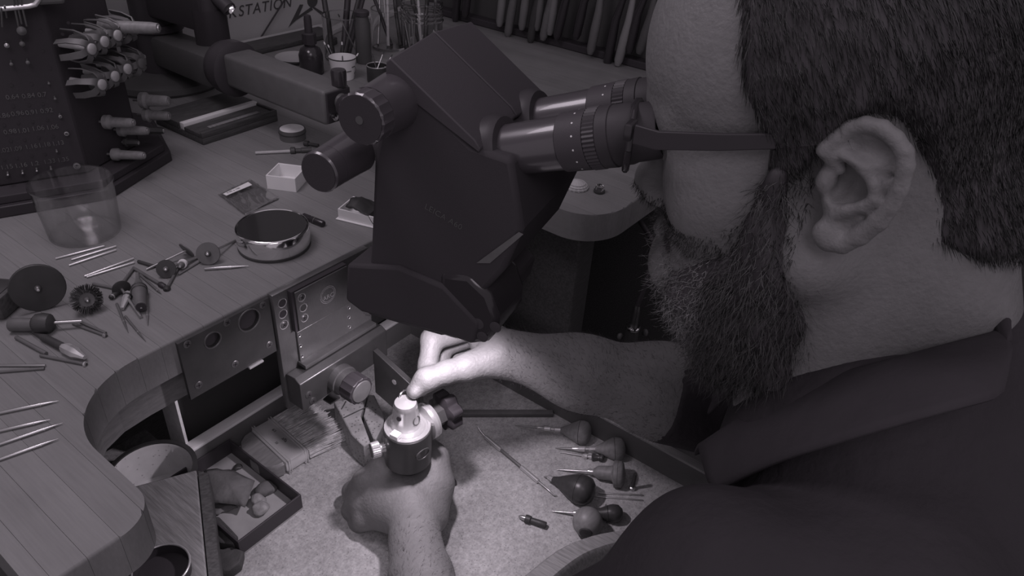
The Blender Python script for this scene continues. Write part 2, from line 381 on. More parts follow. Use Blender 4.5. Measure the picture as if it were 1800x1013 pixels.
# stepped inner plate with toothed right edge
pts = [(.020, -.0525), (.094, -.0525)]
for i in range(7): xx = .094+i*.0027; zz = -.0525-i*.0045; pts += [(xx, zz-.001), (xx+.0022, zz-.0025)]
pts += [(.1175, -.085), (.1175, -.096), (.020, -.096)]
bm = NB(); prism(bm, [(x, YS-.0025, z) for x, z in pts], (0, .0026, 0)); obj('toothed_plate', bm, 'steel', spl, 30, bevel=.0004)
for p in [(526, 590), (528, 608), (531, 626), (533, 642), (613, 541), (613, 558), (614, 575), (614, 592)]:
    sunk(on_y(*p, YS-.0026), .0015, deep=.0003)
# lower clamp bar
bm = NB(); prism(bm, [(.002, -.0082, -.096), (.002, -.022, -.094), (.002, -.030, -.098), (.002, -.030, -.133), (.002, -.0082, -.133)], (.120, 0, 0)); obj('clamp_bar', bm, 'dark_steel', spl, 30, bevel=.001)
bm = NB(); box(bm, (.018, -.0205, -.0935), (.116, -.0085, -.0890), .0006); obj('upper_bar', bm, 'steel', spl, 30)
c = on_y(543, 694, -.0302)
screw(spl, c, (0, -1, 0), .0042, 'dark_steel'); screw(spl, c+Vector((.004, 0, -.011)), (0, -1, 0), .0042, 'dark_steel')
# big knurled knob
kc = on_y(597, 664, -.030); kc = Vector((kc.x, -.030, kc.z))
bm = NB(); lathe(bm, [(.0165, 0), (.0165, .008), (.0150, .0085), (.0150, .016)], kc, (0, -1, 0), 32); obj('knob_collar', bm, 'steel', spl, 40)
bm = NB(); lathe(bm, [(.0150, .016), (.0158, .017), (.0158, .032), (.0150, .033), (.0001, .0335)], kc, (0, -1, 0), 28, gear=-.06); obj('knob', bm, 'black', spl, 30)
bm = NB(); lathe(bm, [(.0128, .0333), (.0122, .0342), (.0001, .0346)], kc, (0, -1, 0), 28); obj('knob_face', bm, 'tool_grey', spl, 40)
# flat pin bar sticking out towards the person
A, B = Vector((.100, -.0302, -.1125)), Vector((.100, -.098, -.134)); d = (B-A).normalized(); nrm = Vector((0, d.z, -d.y))
bm = NB(); prism(bm, [A, B, B+Vector((0, -.004, -.058)), A+Vector((0, 0, -.062))], (.007, 0, 0)); obj('pin_arm', bm, 'dark_steel', spl, 30, bevel=.0007)
bm = NB(); lathe(bm, [(.0032, 0), (.0032, .0004)], onplane(693, 672, 0, .0999), (-1, 0, 0), 14); obj('rivet', bm, 'bright_steel', spl)
# thin tongue under the bar
bm = NB(); prism(bm, [onz(x, y, -.185) for x, y in [(568, 704), (584, 690), (598, 701), (581, 712)]], (0, 0, .002)); obj('tongue', bm, 'steel', spl)
# wooden bench pin block with a sawn slit, below the knob
bp_ = thing('bench_pin', 'worn wooden bench pin with a sawn slit below the clamp knob', 'bench pin', onz(630, 740, -.26))
bm = NB(); prism(bm, [onz(x, y, -.222) for x, y in [(586, 706), (646, 694), (634, 731), (651, 777), (640, 785), (618, 764)]], (0, 0, -.0378)); obj('pin_half', bm, 'pin_wood', bp_, 30, bevel=.0015)
bm = NB(); prism(bm, [onz(x, y, -.2225) for x, y in [(647, 694), (658, 694), (676, 732), (673, 748), (661, 772), (656, 770), (639, 731)]], (0, 0, -.0373)); obj('pin_half', bm, 'pin_wood', bp_, 30, bevel=.0015)
for q in [((604, 735), (646, 715)), ((608, 706), (600, 720))]:
    bm = NB(); tube(bm, onz(*q[0], -.2220), onz(*q[1], -.2220), .0009, .0007, 6); obj('saw_mark', bm, 'dark_wood', bp_)
bm = NB(); ball(bm, dp(630, 786)+Vector((0, 0, .006)), .006, 12, 8, (1.2, .8, .9)); obj('wood_chip', bm, 'pin_wood', bp_, 60)
# ================================================================== stereo microscope over the bench
scp = thing('microscope', 'black stereo microscope with two eyepieces hanging over the drawer', 'microscope', LP(0, .12, .01))
HW = .058
def slab(bm, pts, a0, a1): return prism(bm, [LP(a0, b, z) for b, z in pts], RT*(a1-a0))
body = [(.143, .244), (.082, .203), (.052, .200), (.040, .150), (.052, .112), (.072, .080), (.098, .050), (.100, .032), (.176, .028), (.168, .096), (.161, .173), (.146, .236)]
bm = NB(); slab(bm, body, -HW, HW); obj('housing', bm, 'black_matte', scp, 30, bevel=.004)
# roof-like cover in two halves with a seam
for a0, a1 in ((-HW-.0015, -.0007), (.0007, HW+.0015)):
    z0, z1 = (0, .0045) if a0 < -.01 else (.0045, .0)
    bm = NB()
    def rng(a, dz): return [LP(a, b, z+dz) for b, z in [(.1475, .236), (.1465, .2485), (.143, .2515), (.079, .2085), (.0745, .203), (.0755, .2)]]
    ring_loft(bm, [rng(a0, z0), rng(a1, z1)]); obj('top_cover', bm, 'scope_top', scp, 30, bevel=.0009)
# lower foot that flares backwards, with ribbed edge
foot = [(.170, .082), (.189, .077), (.193, .040), (.178, .033), (.072, .039), (.068, .06), (.10, .085), (.14, .09)]
bm = NB(); slab(bm, foot, -HW-.004, HW-.004); obj('foot', bm, 'black_matte', scp, 30, bevel=.003)
# rounded lamp nose with three LED lenses
bm = NB(); ns = [(.105, .095), (.080, .100), (.062, .088), (.054, .070), (.054, .056), (.062, .042), (.076, .035), (.105, .034)]
slab(bm, ns, -HW-.002, -.006); nose = obj('lamp_nose', bm, 'black_gloss', scp, 30, bevel=.005)
for px in [(841, 569), (848, 592), (871, 575)]:
    c = onA(*px, -HW-.002); bm = NB(); lathe(bm, [(.0048, 0), (.0048, .0005), (.0040, .0007), (.0001, .0007)], c, -RT, 18); obj('lens', bm, 'dark_plastic', scp, 40)
bm = NB(); c0, c1 = LP(-.02, .125, .042), LP(-.02, .130, .028); tube(bm, c0, c1, .024, .022, 24); obj('objective', bm, 'black', scp, 40)
# pale strip on the side
q = [onA(x, y, -HW-.0004) for x, y in [(838, 462), (912, 408), (920, 412), (862, 462)]]
bm = NB(); prism(bm, q, -RT*.0008); obj('side_strip', bm, 'tool_grey', scp)
# name on the side
p0, p1 = onA(746, 366, -HW), onA(815, 407, -HW); ax = (p1-p0).normalized(); ay = (-RT).cross(ax)
sz = (p1-p0).length
text_obj('lettering', 'LEICA A60', sz*.198, p0-RT*.0002, ax, ay, 'faint_ink', scp, .0002, space=1.05)
# eyetubes and eyepieces
TD = (FW*-.938 + Vector((0, 0, .345))).normalized()
for a in (-.032, .032):
    base = LP(a, .068, .1935)
    bm = NB(); lathe(bm, [(.026, -.022), (.026, -.002), (.0235, .003), (.0195, .0035)], base, TD, 32); obj('tube_mount', bm, 'black', scp, 35)
    bm = NB(); lathe(bm, [(.0178, -.004), (.0182, .030), (.0186, .046)], base, TD, 40); obj('eyetube', bm, 'eyepiece_sheen', scp, 50)
    bm = NB(); lathe(bm, [(.0186, .0462), (.0198, .0468), (.0204, .066)], base, TD, 40); obj('eyepiece', bm, 'scope_top', scp, 35)
    for k in range(14):
        t = 2*math.pi*k/14; x, y, z = frame(TD); d = x*math.cos(t)+y*math.sin(t)
        bm = NB(); lathe(bm, [(.0007, 0), (.0007, .0003)], base+TD*.0595+d*.0199, d, 8); obj('scale_dot', bm, 'paper', scp)
    bm = NB(); lathe(bm, [(.0202, .0662), (.0208, .0665), (.0208, .0745), (.0202, .0748)], base, TD, 90, gear=-.035); obj('knurled_ring', bm, 'dark_plastic', scp)
    bm = NB(); lathe(bm, [(.0204, .075), (.0206, .083), (.0198, .0835), (.0198, .093), (.0188, .096), (.0182, .112), (.0170, .114), (.013, .1135), (.012, .1)], base, TD, 36); obj('eyecup', bm, 'rubber', scp, 40)
# side knobs, axis across the body
for px, aF, r in (((633, 211), -.099, .0178), ((560, 304), -.099, .0152)):
    f = onA(*px, aF); L = abs(aF)-HW+.004
    bm = NB(); lathe(bm, [(r*.93, 0), (r, .0015), (r, .013)], f, RT, 36, gear=-.045 if r > .016 else None); lathe(bm, [(r, .0132), (r*1.0, .014), (r*1.03, .028), (r*1.1, L)], f, RT, 36)
    k = obj('knob', bm, 'eyepiece_sheen', scp, 30)
    bm = NB(); lathe(bm, [(r*.92, -.0006), (r*.92, .001)], f, RT, 30); obj('knob_cap', bm, 'black_matte', k, 40)
    if r > .016:
        bm = NB(); lathe(bm, [(.0028, -.0012), (.0028, -.0004)], f, RT, 16); obj('cap_screw', bm, 'grey_plastic', k, 40)
# rear bracket towards the boom
br = LP(.0, .158, .16); e = Vector((.245, .150, .078))
bm = NB(); path_tube(bm, [br, br+FW*.05, Vector((.20, .06, .115)), e], .016, 14); obj('rear_bracket', bm, 'dark_plastic', scp, 60)

# ================================================================== boom stand carrying the microscope
st = thing('boom_stand', 'heavy boom stand with black post, round base and grey box arm', 'microscope stand', (.27, .59, 0))
pc = Vector((.268, .598, 0))
bm = NB(); lathe(bm, [(.086, 0.0004), (.088, .004), (.086, .012), (.078, .016), (.0001, .016)], pc+Vector((-.008, -.012, 0)), n=48); obj('base', bm, 'grey_plastic', st, 40)
bm = NB(); lathe(bm, [(.0345, .016), (.036, .074), (.0395, .076), (.0400, .083), (.0375, .086), (.033, .086)], pc, n=36); obj('collar', bm, 'dark_plastic', st, 40)
bm = NB(); lathe(bm, [(.0325, .086), (.0325, .55)], pc, n=32); obj('post', bm, 'black', st, 40)
bm = NB(); obox(bm, pc+Vector((-.042, .01, .055)), (1, 0, 0), (0, 1, 0), (0, 0, 1), .02, .02, .03, .002); obj('clamp_lug', bm, 'black', st)
c2 = at(370, 40, 1.03)
bm = NB(); lathe(bm, [(.0215, -.038), (.0235, -.03), (.0235, .02)], c2, n=28); obj('pivot_sleeve', bm, 'black', st, 40)
bm = NB(); lathe(bm, [(.0205, .02), (.0205, .34)], c2, n=28); obj('pivot_post', bm, 'dark_plastic', st, 40)
bm = NB(); v = c2-pc; v.z = 0; L = v.length; ax = v.normalized(); obox(bm, pc+ax*(L/2)+Vector((0, 0, .145)), ax, Vector((0, 0, 1)).cross(ax), (0, 0, 1), L+.02, .045, .09, .004); obj('cross_arm', bm, 'black', st, 40)
bm = NB(); s = at(403, 16, 1.0); tube(bm, c2+Vector((0, 0, .05)), s, .010, .010, 16); obj('clamp_bolt', bm, 'dark_plastic', st, 40)
bm = NB(); dd = (s-(c2+Vector((0, 0, .05)))).normalized(); lathe(bm, [(.008, 0), (.008, .002), (.004, .0035), (.0001, .0035)], s, -_f, 6); obj('bolt_head', bm, 'chrome', st, 40)
# lower grey link and joint disc
j0 = Vector((.243, .366, .077))
bm = NB(); l0 = pc+Vector((.0, -.02, .05)); l1 = j0+Vector((.0, .03, -.012)); ax = (l1-l0); L = ax.length; ax = ax.normalized(); ay = Vector((0, 0, 1)).cross(ax).normalized()
obox(bm, (l0+l1)/2, ax, ay, ax.cross(ay), L, .05, .044, .006); obj('lower_link', bm, 'grey_plastic', st, 40)
bm = NB(); lathe(bm, [(.030, -.006), (.0365, -.003), (.0365, .014), (.033, .018), (.033, .026), (.028, .032)], j0+Vector((0, 0, -.004)), (0, 1, 0), 40); obj('joint_disc', bm, 'dark_plastic', st, 40)
bm = NB(); box(bm, (.2215, .166, .0555), (.264, .362, .0985), .005, seg=3); obj('box_arm', bm, 'arm_grey', st, 40)
bm = NB(); box(bm, (.2245, .1635, .058), (.261, .1665, .096), .001); obj('end_plate', bm, 'black', st)
bm = NB(); lathe(bm, [(.009, 0), (.0095, .016), (.0085, .0185), (.0001, .019)], Vector((.252, .172, .0985)), n=22); obj('pivot_pin', bm, 'black_gloss', st, 40)
bm = NB(); lathe(bm, [(.010, 0), (.009, .004), (.004, .007), (.0001, .0075)], Vector((.245, .163, .082)), (0, -1, 0), 22); obj('end_cap', bm, 'grey_plastic', st, 40)
bm = NB(); lathe(bm, [(.0042, 0), (.0042, .004), (.002, .005)], Vector((.232, .163, .066)), (0, -1, 0), 14); obj('end_screw', bm, 'chrome', st, 40)
bm = NB(); p = bp(311, 122); obox(bm, p+Vector((0, 0, .0175)), (.93, .36, 0), (-.36, .93, 0), (0, 0, 1), .040, .014, .003, .0006); obj('name_plate', bm, 'brass', st)
# ================================================================== signed-distance modelling (numpy) for the body
class Field:
    def __init__(s, lo, hi, h):
        s.lo = np.array(lo, float); s.h = h; s.n = np.ceil((np.array(hi)-s.lo)/h).astype(int)+1
        s.ax = [s.lo[i]+h*np.arange(s.n[i]) for i in range(3)]; s.v = np.full(s.n, 1., np.float32)
    def region(s, lo, hi):
        i0 = np.clip(np.floor((np.array(lo)-s.lo)/s.h).astype(int), 0, s.n); i1 = np.clip(np.ceil((np.array(hi)-s.lo)/s.h).astype(int)+1, 0, s.n)
        if (i1 <= i0).any(): return None, None
        sl = tuple(slice(a, b) for a, b in zip(i0, i1))
        return sl, np.meshgrid(s.ax[0][sl[0]], s.ax[1][sl[1]], s.ax[2][sl[2]], indexing='ij', sparse=True)
    def comb(s, sl, d, k, op):
        v = s.v[sl]; d = d.astype(np.float32)
        if op == 'sub': d = -d; v2 = -v
        else: v2 = v
        if k > 0:
            hh = np.clip(.5+.5*(v2-d)/k, 0, 1); r = v2*(1-hh)+d*hh-k*hh*(1-hh)
        else: r = np.minimum(v2, d)
        if op == 'sub':    # v minus shape = max(v, -d)
            hh = np.clip(.5+.5*(v+(-d)*-1)/max(k, 1e-6), 0, 1)
            r = None; e = -d   # e = distance of the cutter
            t = np.clip(.5-.5*(v+e)/max(k, 1e-6), 0, 1); r = v*(1-t)+(-e)*t+k*t*(1-t)
        s.v[sl] = r
    def cap(s, p0, p1, r0, r1=None, k=.01, op='add'):
        p0 = np.array(p0, float); p1 = np.array(p1, float); r1 = r0 if r1 is None else r1; m = max(r0, r1)+2*k+3*s.h
        sl, G = s.region(np.minimum(p0, p1)-m, np.maximum(p0, p1)+m)
        if sl is None: return
        d = p1-p0; L2 = max(d@d, 1e-12); q = [G[i]-p0[i] for i in range(3)]
        t = np.clip((q[0]*d[0]+q[1]*d[1]+q[2]*d[2])/L2, 0, 1)
        dist = np.sqrt(sum((q[i]-t*d[i])**2 for i in range(3)))-(r0+(r1-r0)*t); s.comb(sl, dist, k, op)
    def ell(s, c, r, k=.01, op='add', M=None):
        c = np.array(c, float); r = np.array(r, float); m = r.max()+2*k+3*s.h
        sl, G = s.region(c-m, c+m)
        if sl is None: return
        q = [G[i]-c[i] for i in range(3)]
        if M is not None: q = [M[i][0]*q[0]+M[i][1]*q[1]+M[i][2]*q[2] for i in range(3)]
        k0 = np.sqrt(sum((q[i]/r[i])**2 for i in range(3))); k1 = np.sqrt(sum((q[i]/r[i]**2)**2 for i in range(3)))+1e-9
        s.comb(sl, k0*(k0-1)/k1, k, op)
    def chain(s, pts, rs, k=.006):
        for i in range(len(pts)-1): s.cap(pts[i], pts[i+1], rs[i], rs[i+1], k)
    def mesh(s):
        v = s.v; ins = v < 0; n = s.n
        c = [(i, j, k) for i in (0, 1) for j in (0, 1) for k in (0, 1)]
        S = lambda a, o: a[o[0]:n[0]-1+o[0], o[1]:n[1]-1+o[1], o[2]:n[2]-1+o[2]]
        cnt = sum(S(ins, o).astype(np.int8) for o in c); act = (cnt > 0) & (cnt < 8)
        I = np.argwhere(act); idx = np.full(act.shape, -1, np.int64); idx[act] = np.arange(len(I))
        acc = np.zeros((len(I), 3)); w = np.zeros(len(I))
        for a in c:
            for ax in range(3):
                if a[ax]: continue
                b = list(a); b[ax] = 1
                va = v[I[:, 0]+a[0], I[:, 1]+a[1], I[:, 2]+a[2]].astype(float); vb = v[I[:, 0]+b[0], I[:, 1]+b[1], I[:, 2]+b[2]].astype(float)
                mk = (va < 0) != (vb < 0); t = np.where(mk, va/np.where(mk, va-vb, 1), 0)
                p = np.tile(np.array(a, float), (len(I), 1)); p[:, ax] += t; acc[mk] += p[mk]; w[mk] += 1
        P = s.lo+(I+acc/w[:, None])*s.h; F = []
        for ax in range(3):
            o1, o2 = [q for q in range(3) if q != ax]
            sh = [slice(0, n[q]-1) if q == ax else slice(1, n[q]-1) for q in range(3)]; sh2 = list(sh); sh2[ax] = slice(1, n[ax])
            A = ins[tuple(sh)]; B = ins[tuple(sh2)]
            for flip, mk in ((False, A & ~B), (True, ~A & B)):
                E = np.argwhere(mk); 
                if not len(E): continue
                E[:, o1] += 1; E[:, o2] += 1
                qs = []
                for d1, d2 in ((-1, -1), (0, -1), (0, 0), (-1, 0)):
                    q = E.copy(); q[:, o1] += d1; q[:, o2] += d2; qs.append(idx[q[:, 0], q[:, 1], q[:, 2]])
                Q = np.stack(qs, 1)
                if flip ^ (ax == 1): Q = Q[:, ::-1]
                F.append(Q)
        F = np.concatenate(F); F = F[(F >= 0).all(1)]
        return P, F
def relax(P, F, it=2, f=.5):
    e = np.concatenate([F[:, [0, 1]], F[:, [1, 2]], F[:, [2, 3]], F[:, [3, 0]]]); 
    for _ in range(it):
        a = np.zeros_like(P); n = np.zeros(len(P)); np.add.at(a, e[:, 0], P[e[:, 1]]); np.add.at(n, e[:, 0], 1); np.add.at(a, e[:, 1], P[e[:, 0]]); np.add.at(n, e[:, 1], 1)
        P = P*(1-f)+f*a/np.maximum(n, 1)[:, None]
    return P
def np_mesh(name, P, F, m, parent, smooth=True):
    me = bpy.data.meshes.new(name); me.from_pydata(P.tolist(), [], F.tolist()); me.validate()
    if smooth: me.polygons.foreach_set('use_smooth', [True]*len(me.polygons))
    return link_mesh(name, me, m, parent)
RTn, FWn, OPn = np.array(RT), np.array(FW), np.array(OP)
def l2w(P): return OPn+P[:, :1]*RTn+P[:, 1:2]*FWn+P[:, 2:3]*np.array([0, 0, 1.])
def w2l(p): d = Vector(p)-OP; return (d.dot(RT), d.dot(FW), d.z)

# ------------------------------------------------------------------ head and neck (local a, b, z)
def head_base(F, g=0.):
    F.ell((0, -.118, .290), (.076+g, .100+g, .090+g), .01)
    F.ell((0, -.072, .274), (.064+g, .047+g, .058+g), .03)
    F.ell((0, -.096, .205), (.064+g, .056+g, .080+g), .03)
H = Field((-.125, -.30, .0), (.125, .01, .395), .0016)
head_base(H)
for s in (-1, 1):
    H.ell((s*.047, -.082, .208), (.026, .030, .034), .02)            # cheek
    H.cap((s*.060, -.140, .185), (s*.020, -.068, .135), .022, .022, .02)  # jaw
    H.cap((s*.012, -.034, .243), (s*.046, -.050, .243), .010, .009, .012)   # brow
    H.ell((s*.031, -.032, .224), (.016, .012, .011), .012, 'sub')
    H.ell((s*.031, -.050, .224), (.013, .013, .012), .003)
    H.ell((s*.012, -.042, .180), (.010, .013, .009), .006)
H.cap((0, -.046, .236), (0, -.034, .190), .0075, .0120, .010)
H.ell((0, -.032, .184), (.0125, .0125, .0115), .006)
H.ell((0, -.068, .128), (.026, .024, .022), .02)
H.cap((-.018, -.048, .158), (.018, -.048, .158), .006, .006, .006)
H.cap((0, -.150, .215), (0, -.190, .040), .058, .066, .03)
H.cap((0, -.195, .235), (0, -.245, .090), .040, .055, .03)
# ears
ear_out = [(1441, 255), (1464, 233), (1491, 212), (1522, 206), (1555, 213), (1582, 233), (1602, 260), (1606, 288), (1596, 335), (1577, 371), (1547, 401), (1511, 426), (1477, 440), (1453, 434), (1441, 415)]
anti = [(1488, 271), (1519, 296), (1538, 324), (1538, 349), (1519, 362), (1491, 368), (1466, 379)]
def earp(px, extra=0.):
    a = -.082
    for _ in range(4):
        P = onA(*px, a); b = w2l(P)[1]; a = -.080-.42*max(0, -.138-b)
    l = w2l(onA(*px, a)); return np.array([l[0]+extra, l[1], l[2]])
EP = [earp(p) for p in ear_out]; ec = earp((1520, 320)); c2d = np.mean([p for p in EP], 0)
inset = [p+(c2d-p)/np.linalg.norm(c2d-p)*.0036 for p in EP]
def mirror(p, s): return (p[0] if s < 0 else -p[0], p[1], p[2])
for s in (-1, 1):
    # flat shell of the ear: capsule fan
    for p in inset:
        q = p+(c2d-p)*.55; H.cap(mirror(p+np.array([.002, 0, 0]), s), mirror(q+np.array([.006, 0, 0]), s), .0030, .0042, .003)
    H.cap(mirror(c2d+np.array([.008, .004, .004]), s), mirror(c2d+np.array([.007, -.002, -.012]), s), .011, .010, .004)
    H.cap(mirror(c2d+np.array([.014, .006, .008]), s), mirror(c2d+np.array([.013, .006, -.016]), s), .015, .012, .008)
    H.ell(mirror(earp((1480, 318))+np.array([-.003, 0, 0]), s), (.0125, .0100, .0130), .003, 'sub')      # concha
    H.ell(mirror(earp((1508, 338))+np.array([-.002, 0, 0]), s), (.0100, .0090, .0105), .003, 'sub')
    H.cap(mirror(earp((1500, 255))+np.array([-.0045, 0, 0]), s), mirror(earp((1566, 270))+np.array([-.0045, 0, 0]), s), .0055, .0055, .003, 'sub')
    H.cap(mirror(earp((1566, 270))+np.array([-.0045, 0, 0]), s), mirror(earp((1562, 340))+np.array([-.0045, 0, 0]), s), .0055, .0042, .003, 'sub')
    for i in range(len(inset)-1): H.cap(mirror(inset[i], s), mirror(inset[i+1], s), .0042 if i < 10 else .0050, .0042 if i < 9 else .0052, .0015)
    A = [earp(p)+np.array([-.001, 0, 0]) for p in anti]
    for i in range(len(A)-1): H.cap(mirror(A[i], s), mirror(A[i+1], s), .0032, .0032, .002)
    H.ell(mirror(earp((1458, 412))+np.array([.001, 0, 0]), s), (.0065, .0085, .0095), .003)                # lobe
    H.ell(mirror(earp((1452, 318))+np.array([.002, 0, 0]), s), (.0055, .0055, .0080), .004)                # tragus
    H.cap(mirror(inset[0], s), mirror(earp((1478, 300))+np.array([.002, 0, 0]), s), .0042, .003, .003)
hP, hF = H.mesh(); hP = relax(hP, hF, 1, .4); hW = l2w(hP)

# ------------------------------------------------------------------ arms and hands (world)
def W(x, y, t): return np.array(at(x, y, t))
def R_(n, t): return n*t/FPX
# right hand pinching above the ring vise, forearm towards the sleeve
A_ = Field((.03, -.43, -.20), (.36, -.02, .02), .0016)
wr = W(893, 622, .758); el = W(1320, 712, .79); mid = W(1020, 655, .757); mid2 = W(1165, 688, .762)
A_.chain([wr, mid, mid2, el], [R_(43, .758), R_(57, .757), R_(76, .762), R_(80, .79)], .03)
mcp = {'i': W(836, 576, .782), 'm': W(852, 584, .800), 'r': W(864, 594, .814), 'p': W(874, 606, .824)}
for k_, r in (('i', 19), ('m', 19), ('r', 18), ('p', 17)):
    A_.cap(wr, mcp[k_], R_(28, .76), R_(r, .78), .010)
A_.ell(W(862, 604, .785), (.022, .022, .018), .012)
# index: knuckle - first joint - last joint - tip
A_.chain([mcp['i'], W(760, 597, .760), W(752, 642, .750), W(741, 686, .742)], [R_(20, .775), R_(20, .757), R_(16.5, .748), R_(12, .741)], .005)
A_.chain([mcp['m'], W(776, 612, .79), W(778, 650, .782), W(768, 672, .772)], [R_(18, .79), R_(17, .79), R_(14.5, .782), R_(11, .772)], .005)
A_.chain([mcp['r'], W(800, 618, .812), W(806, 648, .800), W(800, 664, .79)], [R_(17, .8), R_(16, .812), R_(14, .8), R_(12, .79)], .005)
A_.chain([mcp['p'], W(828, 626, .826), W(834, 650, .815)], [R_(15, .81), R_(14, .826), R_(12, .815)], .005)
# thumb
A_.chain([W(876, 628, .755), W(822, 646, .742), W(785, 655, .734), W(749, 668, .729), W(727, 687, .728)], [R_(38, .752), R_(23, .738), R_(19, .734), R_(19.5, .729), R_(13, .728)], .008)
A_.ell(W(730, 690, .722), (.0075, .0060, .0065), .004)
aP, aF = A_.mesh(); aP = relax(aP, aF, 1, .4)
# left fist around the vise handle
B_ = Field((-.20, -.42, -.262), (.13, -.02, -.02), .0016)
lw = W(730, 955, .722); lel = W(800, 1330, .50); lmid = W(740, 1013, .690)
B_.chain([lw, lmid, W(765, 1120, .62), lel], [R_(38, .722), R_(49, .69), .036, .046], .02)
B_.ell(W(708, 866, .780), (.043, .036, .030), .012)
B_.cap(lw, W(726, 884, .768), R_(38, .722), R_(50, .77), .02)
KN = [W(668, 822, .776), W(640, 846, .772), W(632, 880, .772), W(642, 912, .770)]
for i, kx in enumerate(KN):
    B_.cap(W(722, 896, .760), kx, .020, .0112, .012)
    d1 = kx+np.array([.004, .012, -.028])+np.array([-.006, .006, 0])*(1 if i < 2 else .5); d2 = d1+np.array([.020, -.006, -.016]); d3 = d2+np.array([.020, -.012, .004])
    B_.chain([kx, d1, d2, d3], [.0112, .0100, .0090, .0082], .007)
B_.chain([W(752, 905, .765), W(766, 850, .775), W(764, 806, .785), W(748, 778, .792)], [.022, .0175, .0135, .0095], .012)
bP, bF = B_.mesh(); bP = relax(bP, bF, 1, .4)

per = thing('person', 'bearded person in dark shirt and glasses bending to the microscope eyepieces', 'person', LP(0, -.2, -.55))
allP = np.concatenate([hW, aP, bP]); allF = np.concatenate([hF, aF+len(hP), bF+len(hP)+len(aP)])
bodyo = np_mesh('body', allP, allF, 'skin', per)

# ------------------------------------------------------------------ shirt
S = Field((-.40, -.52, -.52), (.36, .02, .23), .0045)
S.cap((0, -.250, .02), (0, -.31, -.42), .105, .13, .05)
S.ell((0, -.225, -.06), (.15, .085, .13), .05)
S.cap((-.05, -.235, .045), (-.165, -.255, -.01), .072, .066, .04); S.cap((.05, -.235, .045), (.165, -.255, -.01), .072, .066, .04)
S.chain([(-.165, -.235, .010), (-.165, -.150, .0), (-.185, -.102, -.090), (-.225, -.06, -.120), w2l(Vector(lel))], [.070, .058, .056, .054, .050], .03)
re = w2l(Vector(el)); rm = w2l(Vector(mid2))
S.chain([(.175, -.245, -.01), (.23, -.19, -.10), re], [.068, .060, .058], .03)
d = np.array(rm)-np.array(re); S.cap(re, np.array(re)+d*1.05, .060, .0545, .02)
# sleeve mouth cut square across the forearm
ct = np.array(rm)+d*.02; dn = d/np.linalg.norm(d)
e1 = np.cross(dn, [0, 0, 1.]); e1 /= np.linalg.norm(e1); S.ell(ct+dn*.062, (.06, .15, .15), .0005, 'sub', np.array([dn, e1, np.cross(dn, e1)]))
# neck opening
S.cap((-.03, -.205, .055), (.03, -.205, .055), .062, .062, .04); S.cap((0, -.265, .09), (0, -.25, .04), .070, .08, .04); S.ell((0, -.195, -.02), (.10, .060, .08), .04)
S.cap((0, -.165, .20), (0, -.172, .085), .060, .050, .015, 'sub')
sP, sF = S.mesh(); sP = relax(sP, sF, 2, .5)
# folds
rngs = np.random.RandomState(3)
for _ in range(9):
    k_ = rngs.randn(3)*26; ph = rngs.rand()*6; sP[:, 2] += .0011*np.sin(sP@k_+ph)
shirt = np_mesh('shirt', l2w(sP), sF, 'shirt', per)
# collar: inner stand, folded top and outer flap
col = []   # (inner bottom, top, flap bottom) per station in local a, b, z
top_px = [((1228, 783), -.035), ((1290, 742), -.045), ((1370, 690), -.055), ((1440, 668), -.064), ((1500, 650), -.069), ((1580, 630), -.070), ((1650, 610), -.066), ((1730, 590), -.05), ((1800, 572), -.025)]
bot_px = [((1252, 872), -.085), ((1300, 842), -.102), ((1380, 806), -.118), ((1450, 786), -.128), ((1520, 764), -.134), ((1590, 744), -.134), ((1660, 724), -.130), ((1730, 706), -.118), ((1800, 692), -.095)]
st_ = []
for (tp, ta), (bq, ba) in zip(top_px, bot_px):
    T = np.array(w2l(onA(*tp, ta))); Bm = np.array(w2l(onA(*bq, ba))); mid_ = (T+Bm)/2+np.array([-.006, 0, .006])
    inn = T+np.array([.012, .004, -.030]); st_.append([inn, T+np.array([.0035, 0, -.002]), T, mid_, Bm])
n = len(st_)
for i in range(n-2, -1, -1): st_.append([p*np.array([-1, 1, 1]) for p in st_[i]])
P_ = np.array([p for s_ in st_ for p in s_]); k_ = 5
F_ = np.array([[i*k_+j, i*k_+j+1, (i+1)*k_+j+1, (i+1)*k_+j] for i in range(len(st_)-1) for j in range(k_-1)])
cl = np_mesh('collar', l2w(P_), F_, 'shirt_collar', per)
sd = cl.modifiers.new('sub', 'SUBSURF'); sd.levels = 2; sd.render_levels = 2; so = cl.modifiers.new('solid', 'SOLIDIFY'); so.thickness = .0025; so.offset = 0
# cuff band at the right sleeve mouth
x_, y_, z_ = frame(l2w(np.array([rm]))[0]-l2w(np.array([re]))[0])

